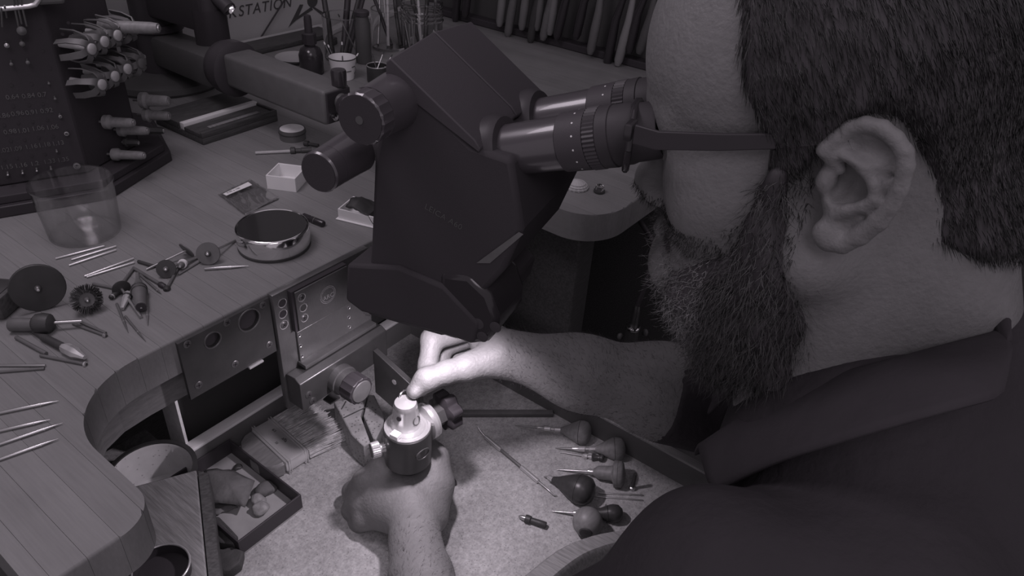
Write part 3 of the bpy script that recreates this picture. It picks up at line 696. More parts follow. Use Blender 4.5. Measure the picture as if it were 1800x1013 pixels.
# ------------------------------------------------------------------ hair, beard
def pos_of(px, a): l = w2l(onA(*px, a)); return l[1], l[2]
def hair_mask(P):
    """>0 where scalp hair grows; P local"""
    b, z = P[:, 1], P[:, 2]; aa = np.abs(P[:, 0])
    # front hairline: b threshold as a function of z, receding at the temples
    fb = np.interp(z, [.24, .252, .266, .286, .321, .345, .4], [-.105, -.103, -.091, -.079, -.069, -.060, -.055])
    m = fb-b
    # behind and around the ear: hair stays above the ear, comes down at the back
    lowz = np.interp(-b, [.09, .105, .125, .135, .150, .165, .178, .19, .205, .30], [.242, .232, .232, .262, .280, .280, .268, .245, .198, .198])
    return np.minimum(m, z-lowz)
def beard_mask(P):
    b, z = P[:, 1], P[:, 2]
    fr = np.interp(-b, [.02, .045, .072, .090, .102, .108, .118, .128, .135], [.172, .172, .172, .180, .195, .215, .236, .236, .222])   # upper border
    rear = np.interp(z, [.09, .11, .15, .205, .24], [-.146, -.150, -.156, -.133, -.124])
    lo = np.interp(-b, [.03, .06, .10, .15], [.085, .085, .095, .108])
    return np.minimum(np.minimum(fr-z, b-rear), z-lo)
Hh = Field((-.105, -.26, .03), (.105, -.005, .40), .003)
head_base(Hh, .0085)
Hh.cap((0, -.195, .235), (0, -.235, .17), .046, .048, .02)
hp, hf = Hh.mesh(); mk = hair_mask(hp); nrm_dir = hp-np.array([0, -.12, .26]); nrm_dir /= np.linalg.norm(nrm_dir, axis=1)[:, None]
hp2 = hp-nrm_dir*np.clip((.010-mk)*1.0, 0, .014)[:, None]
keep = (mk[hf] > -.002).all(1); hf2 = hf[keep]; us = np.unique(hf2); mp = np.full(len(hp), -1); mp[us] = np.arange(len(us))
hair = np_mesh('hair', l2w(hp2[us]), mp[hf2], 'hair', per)
# beard volume
Bd = Field((-.10, -.20, -.02), (.10, .01, .27), .0028)
for s in (-1, 1):
    Bd.cap((s*.071, -.112, .238), (s*.066, -.115, .200), .006, .011, .01)
    Bd.cap((s*.066, -.115, .200), (s*.058, -.120, .165), .011, .020, .01)
    Bd.cap((s*.058, -.120, .165), (s*.032, -.092, .130), .022, .030, .02)
    Bd.cap((s*.048, -.132, .135), (s*.034, -.150, .088), .024, .024, .02)
    Bd.cap((s*.050, -.098, .160), (s*.014, -.062, .158), .012, .010, .02)
Bd.cap((0, -.095, .130), (0, -.106, .072), .036, .028, .03)
Bd.cap((-.022, -.066, .158), (.022, -.066, .158), .013, .013, .012); Bd.cap((-.018, -.074, .140), (.018, -.074, .140), .017, .017, .015)
Bd.cap((0, -.125, .115), (0, -.135, .080), .042, .036, .03)
bp2, bf2 = Bd.mesh()
for _ in range(8):
    k_ = rngs.randn(3)*90; bp2 += .0010*np.sin(bp2@k_+rngs.rand()*6)[:, None]*np.array([1, .5, .3])
beard = np_mesh('beard', l2w(bp2), bf2, 'hair', per)
def strands(name, roots, dirs, lens, m, parent, wid=.00035, curl=.0, droop=0., seg=4, seed=1):
    """thin three-sided tapering strands as one mesh"""
    rs = np.random.RandomState(seed); N = len(roots); P = roots.copy(); d = dirs/np.linalg.norm(dirs, axis=1)[:, None]; rings = []
    for i in range(seg+1):
        t = i/seg; s1 = np.cross(d, rs.randn(1, 3)+np.array([[.3, .2, .9]])); s1 /= np.linalg.norm(s1, axis=1)[:, None]+1e-9; s2 = np.cross(d, s1)
        w_ = wid*(1-.85*t); rings.append(np.stack([P+w_*(math.cos(q)*s1+math.sin(q)*s2) for q in (0, 2.09, 4.19)], 1))
        d = d+curl*rs.randn(N, 3)+np.array([0, 0, -droop]); d /= np.linalg.norm(d, axis=1)[:, None]; P = P+d*(lens/seg)[:, None]
    V = np.stack(rings, 1).reshape(-1, 3); base = np.arange(N)[:, None]*((seg+1)*3); F = []
    for i in range(seg):
        for j in range(3):
            k = (j+1) % 3; F.append(np.concatenate([base+i*3+j, base+i*3+k, base+(i+1)*3+k, base+(i+1)*3+j], 1))
    return np_mesh(name, V, np.concatenate(F), m, parent)
def sample(P, F, n, seed):
    rs = np.random.RandomState(seed); f = F[rs.randint(0, len(F), n)]; w_ = rs.rand(n, 4); w_ /= w_.sum(1)[:, None]
    pts = (P[f]*w_[:, :, None]).sum(1); nn = np.cross(P[f[:, 2]]-P[f[:, 0]], P[f[:, 3]]-P[f[:, 1]]); return pts, nn/(np.linalg.norm(nn, axis=1)[:, None]+1e-12)
pts, nn = sample(hp2[us], mp[hf2], 16000, 5); sel = pts[:, 0] < .05; pts, nn = pts[sel], nn[sel]
out = nn*np.sign((nn*(pts-np.array([0, -.12, .24]))).sum(1))[:, None]
down = np.array([0, -.45, -.75])+np.random.RandomState(9).randn(len(pts), 3)*.12
dirs = down-out*(down*out).sum(1)[:, None]*.98+out*.13
LD = np.array([RTn, FWn, [0, 0, 1.]])
strands('hair_strands', l2w(pts), dirs@LD, np.random.RandomState(2).uniform(.008, .017, len(pts)), 'hair_strand', per, .00028, .06, .03, 3)['kind'] = 'stuff'
pts, nn = sample(bp2, bf2, 13000, 6); sel = (pts[:, 0] < .06) & (pts[:, 2] < .235); pts = pts[sel]
out = pts-np.array([0, -.115, .15]); out /= np.linalg.norm(out, axis=1)[:, None]
dirs = out*.55+np.array([0, .10, -.85])+np.random.RandomState(4).randn(len(pts), 3)*.28
fr_ = pts[:, 1] > -.090
strands('beard_strands', l2w(pts[~fr_]), dirs[~fr_]@LD, np.random.RandomState(2).uniform(.010, .022, (~fr_).sum()), 'hair_strand', per, .00026, .2, .05, 4)['kind'] = 'stuff'
strands('beard_curls', l2w(pts[fr_]), dirs[fr_]@LD, np.random.RandomState(3).uniform(.007, .020, fr_.sum()), 'beard_strand', per, .00022, .36, .04, 6)['kind'] = 'stuff'
# fine hair on the forearms
for P0, F0, lo_, hi_, sd0 in ((aP, aF, wr, el, 21), (bP, bF, lw, lel, 22)):
    axv = (np.array(hi_)-np.array(lo_)); axl = np.linalg.norm(axv); axv /= axl
    pts, nn = sample(P0, F0, 7000 if sd0 == 21 else 4500, sd0); t_ = ((pts-np.array(lo_))@axv)/axl; sel = (t_ > -.02) & (t_ < .66); pts, nn = pts[sel], nn[sel]
    cen = np.array(lo_)+((pts-np.array(lo_))@axv)[:, None]*axv; nn = nn*np.sign((nn*(pts-cen)).sum(1))[:, None]
    dirs = nn*.35-axv*.55+np.cross(nn, axv)*.5+np.random.RandomState(sd0).randn(len(pts), 3)*.25
    strands('arm_hair', pts, dirs, np.random.RandomState(sd0).uniform(.003, .0075, len(pts)), 'hair', per, .00013, .12, .02, 3)['kind'] = 'stuff'
# cheek stubble edge
pts, nn = sample(hP, hF, 60000, 8); mk = beard_mask(pts); sel = (mk > -.010) & (mk < .012) & (pts[:, 0] < .02) & (pts[:, 1] > -.135); pts, nn = pts[sel][:2600], nn[sel][:2600]
dirs = nn*np.sign((nn*(pts-np.array([0, -.12, .2]))).sum(1))[:, None]*.5+np.array([0, -.1, -.8])+np.random.RandomState(1).randn(len(pts), 3)*.2
strands('stubble', l2w(pts), dirs@LD, np.full(len(pts), .006), 'hair_strand', per, .0002, .1, 0, 2)['kind'] = 'stuff'

# ------------------------------------------------------------------ glasses
gl = thing('glasses', 'black thick-framed glasses on the person with the temple over the ear', 'glasses', LP(0, -.05, .225))
tp = [(-.072, -.030, .2415), (-.0765, -.045, .2425), (-.078, -.080, .250), (-.079, -.115, .259), (-.080, -.134, .2655), (-.079, -.150, .268)]
for s in (1, -1):
    bm = NB(); rings = []
    for i, (a, b, z) in enumerate(tp):
        hh = [.0058, .0056, .0050, .0042, .0034, .0028][i]; p = LP(a*s, b, z); o_ = RT*.0014
        rings.append([p-o_+Vector((0, 0, hh)), p+o_+Vector((0, 0, hh)), p+o_-Vector((0, 0, hh)), p-o_-Vector((0, 0, hh))])
    ring_loft(bm, rings); obj('temple', bm, 'black', gl, 30, bevel=.0006)
    cpts = []
    for k in range(24):
        t = 2*math.pi*k/24; ca, sa = math.cos(t), math.sin(t)
        a = s*(.035+.026*math.copysign(abs(ca)**.7, ca)); z = .226+.019*math.copysign(abs(sa)**.75, sa); cpts.append(LP(a, -.018-.25*max(0, abs(a)-.03), z))
    bm = NB(); path_tube(bm, cpts+[cpts[0]], .0024, 8); obj('lens_rim', bm, 'black_gloss', gl, 60)
    bm = NB(); prism(bm, cpts, FW*.0012); obj('lens', bm, 'glass', gl)
    bm = NB(); obox(bm, LP(s*.066, -.026, .241), RT, FW, (0, 0, 1), .013, .005, .010, .001); obj('hinge', bm, 'black_gloss', gl, 30)
bm = NB(); path_tube(bm, [LP(a, b, z) for a, b, z in [(-.012, -.018, .231), (0, -.0155, .234), (.012, -.018, .231)]], .0022, 8); obj('bridge', bm, 'black_gloss', gl, 60)
# ================================================================== ring vise held in the left hand
V = Vector((.053, -.127, 0)); vt = -.130
vs = thing('ring_vise', 'round steel ring vise gripped in the fist with a small ring on its post', 'vise', V+Vector((0, 0, -.215)))
bm = NB(); lathe(bm, [(.0225, -.046), (.0243, -.044), (.0246, -.004), (.0240, -.001), (.0225, .0)], V+Vector((0, 0, vt)), n=48); obj('vise_body', bm, 'vise_steel', vs, 40)
bm = NB(); lathe(bm, [(.0235, .0), (.0232, .0012), (.0205, .0014), (.0198, .0004), (.0185, .0004), (.0182, .0012), (.0168, .0012), (.0162, .0005), (.0001, .0005)], V+Vector((0, 0, vt)), n=48); obj('top_ring', bm, 'bright_steel', vs, 40)
bm = NB(); lathe(bm, [(.0160, -.001), (.0152, .002), (.0118, .023), (.0122, .0245), (.0108, .029), (.0001, .031)], V+Vector((.002, .004, vt)), n=32); obj('post', bm, 'bright_steel', vs, 40)
pp = V+Vector((.002, .004, vt))
for px, r in (((711, 727), .0026), ):
    d = (CAM-pp); d.z = 0; d = d.normalized(); sd_ = Vector((d.y, -d.x, 0)); n_ = (d*.85+sd_*.53).normalized()
    bm = NB(); lathe(bm, [(r, 0), (r, .0006)], pp+n_*.0126+Vector((0, 0, .017)), n_+Vector((0, 0, .15)), 16); obj('post_hole', bm, 'black', vs)
n_ = (d*.62-sd_*.78).normalized(); bm = NB(); lathe(bm, [(.0052, -.002), (.0052, .0008), (.0042, .0008), (.0040, .0), (.0001, .0)], pp+n_*.0130+Vector((0, 0, .011)), n_+Vector((0, 0, .2)), 20); obj('stone_seat', bm, 'steel', vs, 30)
n_ = (d*.80+sd_*.60).normalized(); bm = NB(); obox(bm, V+n_*.0195+Vector((0, 0, vt+.004)), n_, Vector((0, 0, 1)).cross(n_), (0, 0, 1), .008, .009, .006, .0008); obj('stop_block', bm, 'white_plastic', vs)
# thumbscrew on the near-left side
n_ = (d*.30+sd_*.95).normalized(); sp = V+n_*.0235+Vector((0, 0, vt-.020))
bm = NB(); lathe(bm, [(.005, -.002), (.005, .006)], sp, n_, 18); obj('screw_shank', bm, 'bright_steel', vs, 40)
bm = NB(); lathe(bm, [(.0078, .006), (.0082, .0066), (.0082, .0138), (.0076, .0145)], sp, n_, 48, gear=-.06); o = obj('thumbscrew', bm, 'bright_steel', vs)
bm = NB(); lathe(bm, [(.0072, .0144), (.0070, .0149), (.0001, .0149)], sp, n_, 28); obj('screw_face', bm, 'tool_dark', o, 40)
# oval window
n_ = (d*.80-sd_*.60).normalized(); c = V+n_*.0243+Vector((0, 0, vt-.020)); tx = Vector((0, 0, 1)).cross(n_)
bm = NB(); ring_loft(bm, [[c+n_*h+tx*(.0085*q*math.cos(t))+Vector((0, 0, .0065*q*math.sin(t))) for t in [2*math.pi*k/24 for k in range(24)]] for q, h in ((1, -.001), (1, .0008), (.86, .0009), (.84, .0))], cap=True); obj('side_window', bm, 'steel', vs, 40)
# clamp shaft with disc and black star knob on the far right
ax = Vector((.985, -.17, 0)).normalized(); k0 = V+ax*.020+Vector((0, 0, vt-.008))
bm = NB(); lathe(bm, [(.016, 0), (.0195, .001), (.0200, .004), (.0188, .0045), (.0200, .006), (.0195, .009), (.012, .0095)], k0, ax, 36); obj('clamp_disc', bm, 'bright_steel', vs, 35)
bm = NB(); lathe(bm, [(.0125, .0095), (.0125, .022)], k0, ax, 6); obj('hex_nut', bm, 'steel', vs)
bm = NB(); rings = []; x, y, z = frame(ax)
for h, q in ((.022, .72), (.024, 1.), (.036, 1.), (.039, .8), (.040, .02)):
    rings.append([k0+z*h+(x*math.cos(t)+y*math.sin(t))*(.0195*q*(1+.13*math.cos(7*t))) for t in [2*math.pi*k/56 for k in range(56)]])
ring_loft(bm, rings); obj('star_knob', bm, 'black', vs, 45)
bm = NB(); lathe(bm, [(.012, -.085), (.013, -.046)], V+Vector((0, 0, vt)), n=20); obj('handle', bm, 'tool_dark', vs, 40)
# finger ring on the post
rg = V+Vector((.010, .010, vt+.024))
bm = NB(); path_tube(bm, [rg+Vector((.009*math.cos(t), .009*math.sin(t)*.5, .008*math.sin(t))) for t in [2*math.pi*k/24 for k in range(25)]], .0014, 8); tag(obj('finger_ring', bm, 'chrome', None, 60), 'small shiny finger ring held between fingertips on top of the vise', 'ring')

# ================================================================== small things: generic builders
UPZ = Vector((0, 0, 1))
def lay(px, r, z=0.): return onz(px[0], px[1], z+r)
def rod(name, label, cat, p, q, rpx, m='rod_steel', z=0., tip=0., group=None, rtip=.15, head=None, headm='tool_dark', lift=0.):
    """straight shank lying on a surface at height z; tip = tapered share at q; head = (length share, radius factor) at q"""
    r = pxr(onz(*p, z), rpx); A, B = lay(p, r, z), lay(q, r+lift, z); L = (B-A).length; ax = (B-A).normalized()
    t = thing(name, label, cat, Vector((A.x, A.y, z)), group)
    pr = [(r*.8, 0), (r, r*.3), (r, L*(1-tip))]
    if tip: pr += [(r*rtip, L)]
    bm = NB(); lathe(bm, pr, A, ax, 12); obj('shank', bm, m, t, 35)
    if head:
        hl, hr = head; bm = NB(); lathe(bm, [(r*.6, L*(1-hl)), (r*hr, L*(1-hl*.7)), (r*hr, L*(1-hl*.2)), (r*hr*.5, L)], A, ax, 14); obj('head', bm, headm, t, 40)
    elif tip:
        bm = NB(); lathe(bm, [(r*1.04, L*(1-tip)-r*.5), (r*1.04, L*(1-tip))], A, ax, 12); obj('ferrule', bm, 'bright_steel', t, 40)
    return t
G = 'straight steel rods between the clear cup and the rotary tools'
for i, (p, q) in enumerate([((97.5, 455), (183.5, 432.6)), ((125, 457), (204, 433)), ((121, 467), (204, 439.6)), ((148, 486), (235, 454.5)), ((152, 487.5), (236, 461.5))]):
    rod('steel_rod', ['thin steel rod nearest the clear cup, uppermost of the three parallel rods', 'thin steel rod in the middle of the three parallel rods below the cup', 'thin steel rod lowest of the three parallel rods below the clear cup', 'upper rod of the crossing pair between rods and wire wheel', 'lower rod of the crossing pair above the wire wheel'][i], 'rod', p, q, 2.1, 'bright_steel', group=G)
rod('engraving_needle', 'short steel needle with tapered point lying below the polished round dish', 'needle', (359, 473), (437, 467.5), 3, 'rod_steel', tip=.4)
G = 'graving needles at the left bench edge'
for i, (p, q) in enumerate([((-40, 734.5), (102.6, 705)), ((-40, 767), (88, 738)), ((-40, 795), (110, 744)), ((-40, 822), (103, 771.5))]):
    rod('graving_needle', ['uppermost of the four pointed needles at the left edge of the picture', 'second from top of the four pointed needles, the shortest one', 'third from top of the four pointed needles at the left edge', 'lowest of the four pointed needles at the left edge of the bench'][i], 'needle', p, q, 3.3, 'rod_steel', tip=.22, group=G)
rod('steel_pin', 'straight blunt steel pin at left edge, upper one above the four needles', 'pin', (-30, 642.5), (80, 643), 2.6, 'rod_steel')
rod('steel_pin', 'straight dark pin at left edge meeting the blunt pin at its end', 'pin', (-30, 656.5), (78, 648), 2.6, 'tool_grey')
rod('round_bur', 'small bur with a ball tip lying lowest beside the curved bench edge', 'bur', (70.5, 625), (152, 641), 2.9, 'tool_grey', head=(.06, 1.7), headm='bright_steel')
rod('wooden_stick', 'plain dark stick lying left of the ball-tipped bur', 'stick', (28, 593), (81, 622), 3.6, 'tool_grey')
# rotary tools with mandrels: heap right
def disc_tool(name, label, px, rpx, nrm, m, thick=.0012, hub=.22, shaft=None, hubm='tool_grey', z0=0., cat='disc', wire=False):
    """mounted disc with hub and a shank towards shaft pixel"""
    c0 = bp(*px); R_d = pxr(c0, rpx); n = Vector(nrm).normalized(); drop = R_d*math.sqrt(max(0, 1-n.z**2))
    c = onz(px[0], px[1], z0+drop); t = thing(name, label, cat, Vector((c.x, c.y, z0)))
    bm = NB()
    if wire:
        rs = random.Random(4)
        x, y, zz = frame(n)
        lathe(bm, [(R_d*.55, -thick), (R_d*.6, -thick*1.2), (R_d*.6, thick*1.2), (R_d*.55, thick)], c, n, 24)
        obj('core', bm, 'tool_grey', t, 40); bm = NB()
        for k in range(420):
            a = rs.random()*6.283; dd = x*math.cos(a)+y*math.sin(a); w = n*rs.uniform(-1.8, 1.8)*thick; e = (dd+x*rs.uniform(-.16, .16)+y*rs.uniform(-.16, .16)+n*rs.uniform(-.12, .12)).normalized()*(R_d*rs.uniform(.84, .98))
            tube(bm, c+w+dd*(R_d*.45), c+w+e, R_d*.026, R_d*.016, 3)
        obj('wire_bristles', bm, 'tool_dark', t)
    else:
        lathe(bm, [(R_d*.97, -thick), (R_d, -thick*.5), (R_d, thick*.5), (R_d*.97, thick)], c, n, 36); obj('wheel', bm, m, t, 35)
    bm = NB(); lathe(bm, [(R_d*hub, -thick*2), (R_d*hub, thick*2), (R_d*hub*.7, thick*3.2), (R_d*hub*.25, thick*3.6)], c, n, 18); obj('hub', bm, hubm, t, 40)
    bm = NB(); lathe(bm, [(R_d*hub*.42, thick*3.3), (R_d*hub*.40, thick*4.2), (.0001, thick*4.4)], c, n, 12); obj('hub_screw', bm, 'bright_steel', t, 40)
    if shaft:
        r = .00118; e = lay(shaft, r); bm = NB(); tube(bm, c, e, r, r, 10); obj('shank', bm, 'rod_steel', t, 35)
    return t
tocam = (CAM-bp(65, 500)); tc_ = Vector((tocam.x, tocam.y, 0)).normalized()
disc_tool('grinding_wheel', 'large dark grinding wheel with steel hub standing tilted left of the wire wheel', (66, 506), 41.5, tc_+UPZ*.14+Vector((0, .1, 0)), 'tool_dark', .0016, .13, hubm='steel', shaft=(60, 470))
disc_tool('wire_brush', 'frayed wire brush wheel beside the large grinding wheel', (152, 526), 27, tc_+UPZ*.35, 'tool_dark', .0022, .16, wire=True)
disc_tool('polishing_disc', 'grey rubber disc on a shank next to the polished round dish', (366, 446), 19.5, Vector((-.62, -.72, .42)), 'tool_grey', .0013, .26, shaft=(414, 423), hubm='steel')
disc_tool('cutting_disc', 'black cutting disc facing forward at the middle of the right tool heap', (292, 473), 16, Vector((-.55, -.80, .42)), 'tool_dark', .0012, .30, hubm='tool_grey', shaft=(352, 449))
disc_tool('separating_disc', 'thin disc seen edge-on at the end of a bright shank', (328, 440), 15.5, Vector((.80, .05, .35)), 'tool_grey', .0006, .2, shaft=(257, 474))
disc_tool('felt_bob', 'small mandrel bushing with a pale collar behind the black cutting disc', (321, 464), 8, Vector((-.6, -.5, .15)), 'white_plastic', .002, .7, shaft=(357, 448))
rod('screw_mandrel', 'mandrel with a small hexagonal head pointing down from the pale collar', 'mandrel', (315, 468), (291.5, 511), 2.6, 'tool_grey', head=(.16, 2.1), headm='tool_dark')
rod('dark_rod', 'short dark rod left of the black cutting disc', 'rod', (242.6, 459.6), (272, 468.6), 3, 'tool_dark')
rod('thin_drill', 'thin drill lying under the grey rubber disc', 'drill', (314, 483), (352, 460), 1.8, 'tool_grey')
# heap left
rod('brush_mandrel', 'dark tube mandrel with black end slanting to the screw mandrel head', 'mandrel', (234, 471), (290, 505), 3, 'tool_grey', head=(.2, 1.7), headm='black')
rod('long_bur', 'grey bur lying parallel below the dark tube mandrel', 'bur', (246, 483), (283, 516), 2.2, 'tool_grey', tip=.15)
rod('short_rod', 'short rod leading from the mandrel end to the mushroom brush', 'rod', (235, 472), (216, 497), 2.8, 'tool_grey')
rod('plain_bur', 'plain steel bur lying right of the wire wheel', 'bur', (163, 499), (206, 508), 2.8, 'tool_grey')
rod('thin_point', 'thin pointed bur hanging down right of the handpiece tip', 'bur', (257, 519), (259.5, 572), 2.3, 'rod_steel', tip=.3)
rod('slim_point', 'slim pointed bur lying lowest of the heap toward the bench edge', 'bur', (220, 556), (256, 600), 2.1, 'tool_grey', tip=.35)
rod('notched_point', 'short dark pointed bur beside the slim point', 'bur', (205, 534), (225, 584), 2.3, 'tool_grey', tip=.35)
t = thing('handpiece_tip', 'grey tapered handpiece tip with black socket lying in the left tool heap', 'handpiece', bp(245, 510))
A, B = onz(241.5, 481, .0065), onz(248, 540, .0065); ax = (B-A); L = ax.length
bm = NB(); lathe(bm, [(.0015, 0), (.0022, L*.22), (.0052, L*.42), (.0066, L*.5), (.0062, L*.62), (.0056, L*.66), (.0052, L*.97), (.0048, L)], A, ax, 24); obj('sleeve', bm, 'tool_grey', t, 40)
bm = NB(); lathe(bm, [(.0042, L*.985), (.0042, L*1.01), (.0022, L*1.012)], A, ax, 18); obj('socket', bm, 'black', t, 40)
bm = NB(); lathe(bm, [(.0008, L*1.0), (.0008, L*1.03)], A, ax, 8); obj('drive_pin', bm, 'chrome', t, 40)
for h in (.46, .54): 
    bm = NB(); lathe(bm, [(.0067, L*h), (.0070, L*h+.0004), (.0070, L*h+.0012), (.0067, L*h+.0016)], A, ax, 24); obj('grip_ring', bm, 'tool_dark', t, 40)
t = thing('mushroom_brush', 'dark mushroom-shaped brush disc with a thin stem crossing the heap', 'brush', bp(213, 510))
c = onz(213, 507, .006); A = c; B = lay((248, 558), .0014); nn_ = (B-A).normalized()
bm = NB(); lathe(bm, [(.0001, -.0035), (.004, -.003), (.0078, -.0008), (.0082, .0006), (.0070, .0012), (.0015, .0014)], c, nn_, 26); obj('cap', bm, 'tool_dark', t, 40)
bm = NB(); tube(bm, A, B, .0013, .0016, 10); obj('stem', bm, 'rod_steel', t, 40)
rod('rubber_point', 'stubby black rubber point sticking out left of the mushroom brush', 'polishing point', (214, 508), (194, 524), 5, 'tool_dark', tip=.1, rtip=.7)
t = thing('chuck_jaw', 'small shiny chuck jaw lying under the mushroom brush stem', 'chuck', bp(221, 528)); A, B = lay((226, 514), .0035), lay((215, 543), .0025)
bm = NB(); lathe(bm, [(.002, 0), (.0035, .002), (.0036, .010), (.0016, (B-A).length)], A, B-A, 8); obj('jaw', bm, 'bright_steel', t, 30)
bm = NB(); lathe(bm, [(.0037, .005), (.0037, .007)], A, B-A, 14); obj('jaw_ring', bm, 'tool_dark', t, 40)
# left handpiece tool
t = thing('pin_vise', 'grey handled pin vise with knurled collar and long steel shaft near the left edge', 'pin vise', bp(50, 575))
A, B = onz(17, 571, .0062), onz(63, 571, .0062); ax = B-A
bm = NB(); lathe(bm, [(.0050, 0), (.0058, .001), (.0060, ax.length*.5), (.0056, ax.length)], A, ax, 24); obj('handle', bm, 'tool_grey', t, 40)
C_ = onz(75, 569, .0075)
bm = NB(); lathe(bm, [(.005, -.008), (.0085, -.005), (.0092, .0), (.0082, .006), (.004, .009)], C_, ax, 30, gear=-.05); obj('collar', bm, 'tool_dark', t, 40)
E_ = onz(144, 565, .0062); bm = NB(); tube(bm, C_, E_, .0016, .0016, 12); obj('shaft', bm, 'rod_steel', t, 40)
for k, (p, q) in enumerate([((128, 569), (187, 591)), ((141, 566), (186, 586))]):
    rod('twin_bur', ['lower of two parallel burs with a ball end beyond the pin vise shaft', 'upper of two parallel burs beyond the pin vise shaft'][k], 'bur', p, q, 2.6, 'tool_grey', head=(.1, 1.6) if k == 0 else None, headm='rod_steel', group='twin burs beyond the pin vise')
t = thing('collet_holder', 'dark slim collet holder with a shiny faceted nose below the pin vise', 'collet holder', bp(100, 605))
A, B, C_ = lay((54, 582), .002), lay((110, 610), .0034), lay((149, 629), .004)
bm = NB(); lathe(bm, [(.0012, 0), (.0018, (B-A).length*.3), (.0034, (B-A).length*.45), (.0034, (B-A).length)], A, B-A, 16); obj('barrel', bm, 'tool_dark', t, 40)
L = (C_-B).length; bm = NB(); lathe(bm, [(.0032, 0), (.0050, L*.18), (.0052, L*.6), (.0035, L*.75), (.0018, L)], B, C_-B, 8); obj('collet_nose', bm, 'bright_steel', t, 30)
# dark block cut by the left edge
t = thing('steel_bench_block', 'dark block with a rounded corner at the left picture edge below the grinding wheel', 'block', bp(-20, 560))
A, B = bp(22, 566), bp(0, 576); d_ = (bp(-40, 560)-bp(22, 566)).normalized(); e_ = Vector((-d_.y, d_.x, 0))
bm = NB(); c = bp(22, 560)+d_*.034+UPZ*.011-e_*.0; obox(bm, c+e_*.012*(-1), d_, e_, UPZ, .062, .034, .021, .003); obj('block', bm, 'dark_wood', t, 30)
bm = NB(); obox(bm, c+e_*.012*(-1)+UPZ*.0108, d_, e_, UPZ, .054, .026, .0008, .0003); obj('top_plate', bm, 'tool_dark', t, 30)

# ================================================================== round dish, clear cup, tin, boxes
c = bp(483, 431)
t = thing('round_dish', 'polished round metal dish with a dark glass top on the bench', 'dish', c)
bm = NB(); lathe(bm, [(.0355, .0003), (.0365, .001), (.0365, .003), (.0358, .0034)], c, n=56); obj('base_ring', bm, 'tool_dark', t, 40)
bm = NB(); lathe(bm, [(.0360, .0034), (.0366, .006), (.0366, .0215), (.0360, .0232), (.0345, .0238), (.0338, .0230)], c, n=64, cap=False); obj('side_wall', bm, 'chrome', t, 50)
bm = NB(); lathe(bm, [(.0340, .0215), (.0340, .0231), (.0001, .0233)], c, n=56); obj('glass_top', bm, 'dark_glass', t, 40)
c = bp(151, 408)
t = thing('clear_cup', 'clear plastic cup standing in front of the bur rack', 'cup', c)
bm = NB(); lathe(bm, [(.0001, .0004), (.0330, .0004), (.0335, .001), (.0375, .0555), (.0385, .0565), (.0382, .058), (.0368, .0575), (.0325, .002), (.0001, .002)], c, n=48); obj('cup_wall', bm, 'clear_plastic', t, 60)
c = bp(515, 243)
t = thing('chalk_tin', 'small round tin filled with white paste behind the white box', 'tin', c)
bm = NB(); lathe(bm, [(.0170, .0002), (.0172, .008), (.0176, .0084), (.0176, .0145), (.0165, .0145), (.0162, .012), (.0001, .012)], c, n=40); obj('tin_body', bm, 'tool_grey', t, 40)
bm = NB(); lathe(bm, [(.0160, .0121), (.0158, .0142), (.009, .0155), (.0001, .0152)], c, n=32); obj('paste', bm, 'chalk', t, 60)
bm = NB(); lathe(bm, [(.0178, .0088), (.0180, .0094), (.0178, .0100)], c, n=40, cap=False); obj('rim_band', bm, 'tool_dark', t, 40)
# white open box
A, B, D = bp(470, 332), bp(521, 338.5), bp(546, 318)
ux = (B-A).normalized(); uy = Vector((-ux.y, ux.x, 0)); LX, LY, LZ = (B-A).length, .036, .0175
t = thing('white_box', 'small open white plastic box on the bench left of the black knob', 'box', A+ux*LX/2+uy*LY/2)
def openbox(t, A, ux, uy, LX, LY, LZ, w, m, mfloor=None, floor_name='box_floor', wname='box_wall'):
    bm = NB(); obox(bm, A+ux*LX/2+uy*LY/2+UPZ*(w/2+.0002), ux, uy, UPZ, LX, LY, w); obj(floor_name, bm, mfloor or m, t)
    for o_, a_, b_, la, lb in ((A+uy*w/2, ux, uy, LX, w), (A+uy*(LY-w/2), ux, uy, LX, w)):
        bm = NB(); obox(bm, o_+ux*LX/2+UPZ*(w+(LZ-w)/2), ux, uy, UPZ, LX, w, LZ-w, w*.25); obj(wname, bm, m, t)
    for o_ in (A+ux*w/2, A+ux*(LX-w/2)):
        bm = NB(); obox(bm, o_+uy*LY/2+UPZ*(w+(LZ-w)/2), ux, uy, UPZ, w, LY-2*w, LZ-w, w*.25); obj(wname, bm, m, t)
openbox(t, A, ux, uy, LX, LY, LZ, .0016, 'white_plastic')
bm = NB(); obox(bm, A+ux*LX*.62+uy*LY*.45+UPZ*.003, ux, uy, UPZ, .015, .004, .0018); obj('label_slip', bm, 'tool_grey', t)
# white box with black cloth
A, B = bp(594, 386), bp(648, 399); ux = (B-A).normalized(); uy = Vector((-ux.y, ux.x, 0)); LX = .046
t = thing('white_tray', 'low white tray with flared foot beside the microscope body', 'tray', A+ux*.02+uy*.015)
openbox(t, A+uy*.001, ux, uy, LX, .034, .013, .0016, 'white_plastic')
bm = NB(); obox(bm, A+ux*LX/2+uy*.0175+UPZ*.0008, ux, uy, UPZ, LX+.004, .038, .0012, .0004); obj('foot_rim', bm, 'white_plastic', t)
N_ = 12; rs = random.Random(2); bm = NB(); g_ = [[None]*N_ for _ in range(N_)]
for i in range(N_):
    for j in range(N_):
        u, v = i/(N_-1), j/(N_-1); p = A+ux*(.010+.034*u)+uy*(.001+.030*v); hgt = .0135+.010*math.sin(3*u+1)*math.sin(2.6*v+.4)+rs.uniform(-.0012, .0012)
        if u > .88: hgt -= .014*(u-.88)/.12
        g_[i][j] = bm.verts.new(p+UPZ*max(.0138 if u < .86 else .004, hgt))
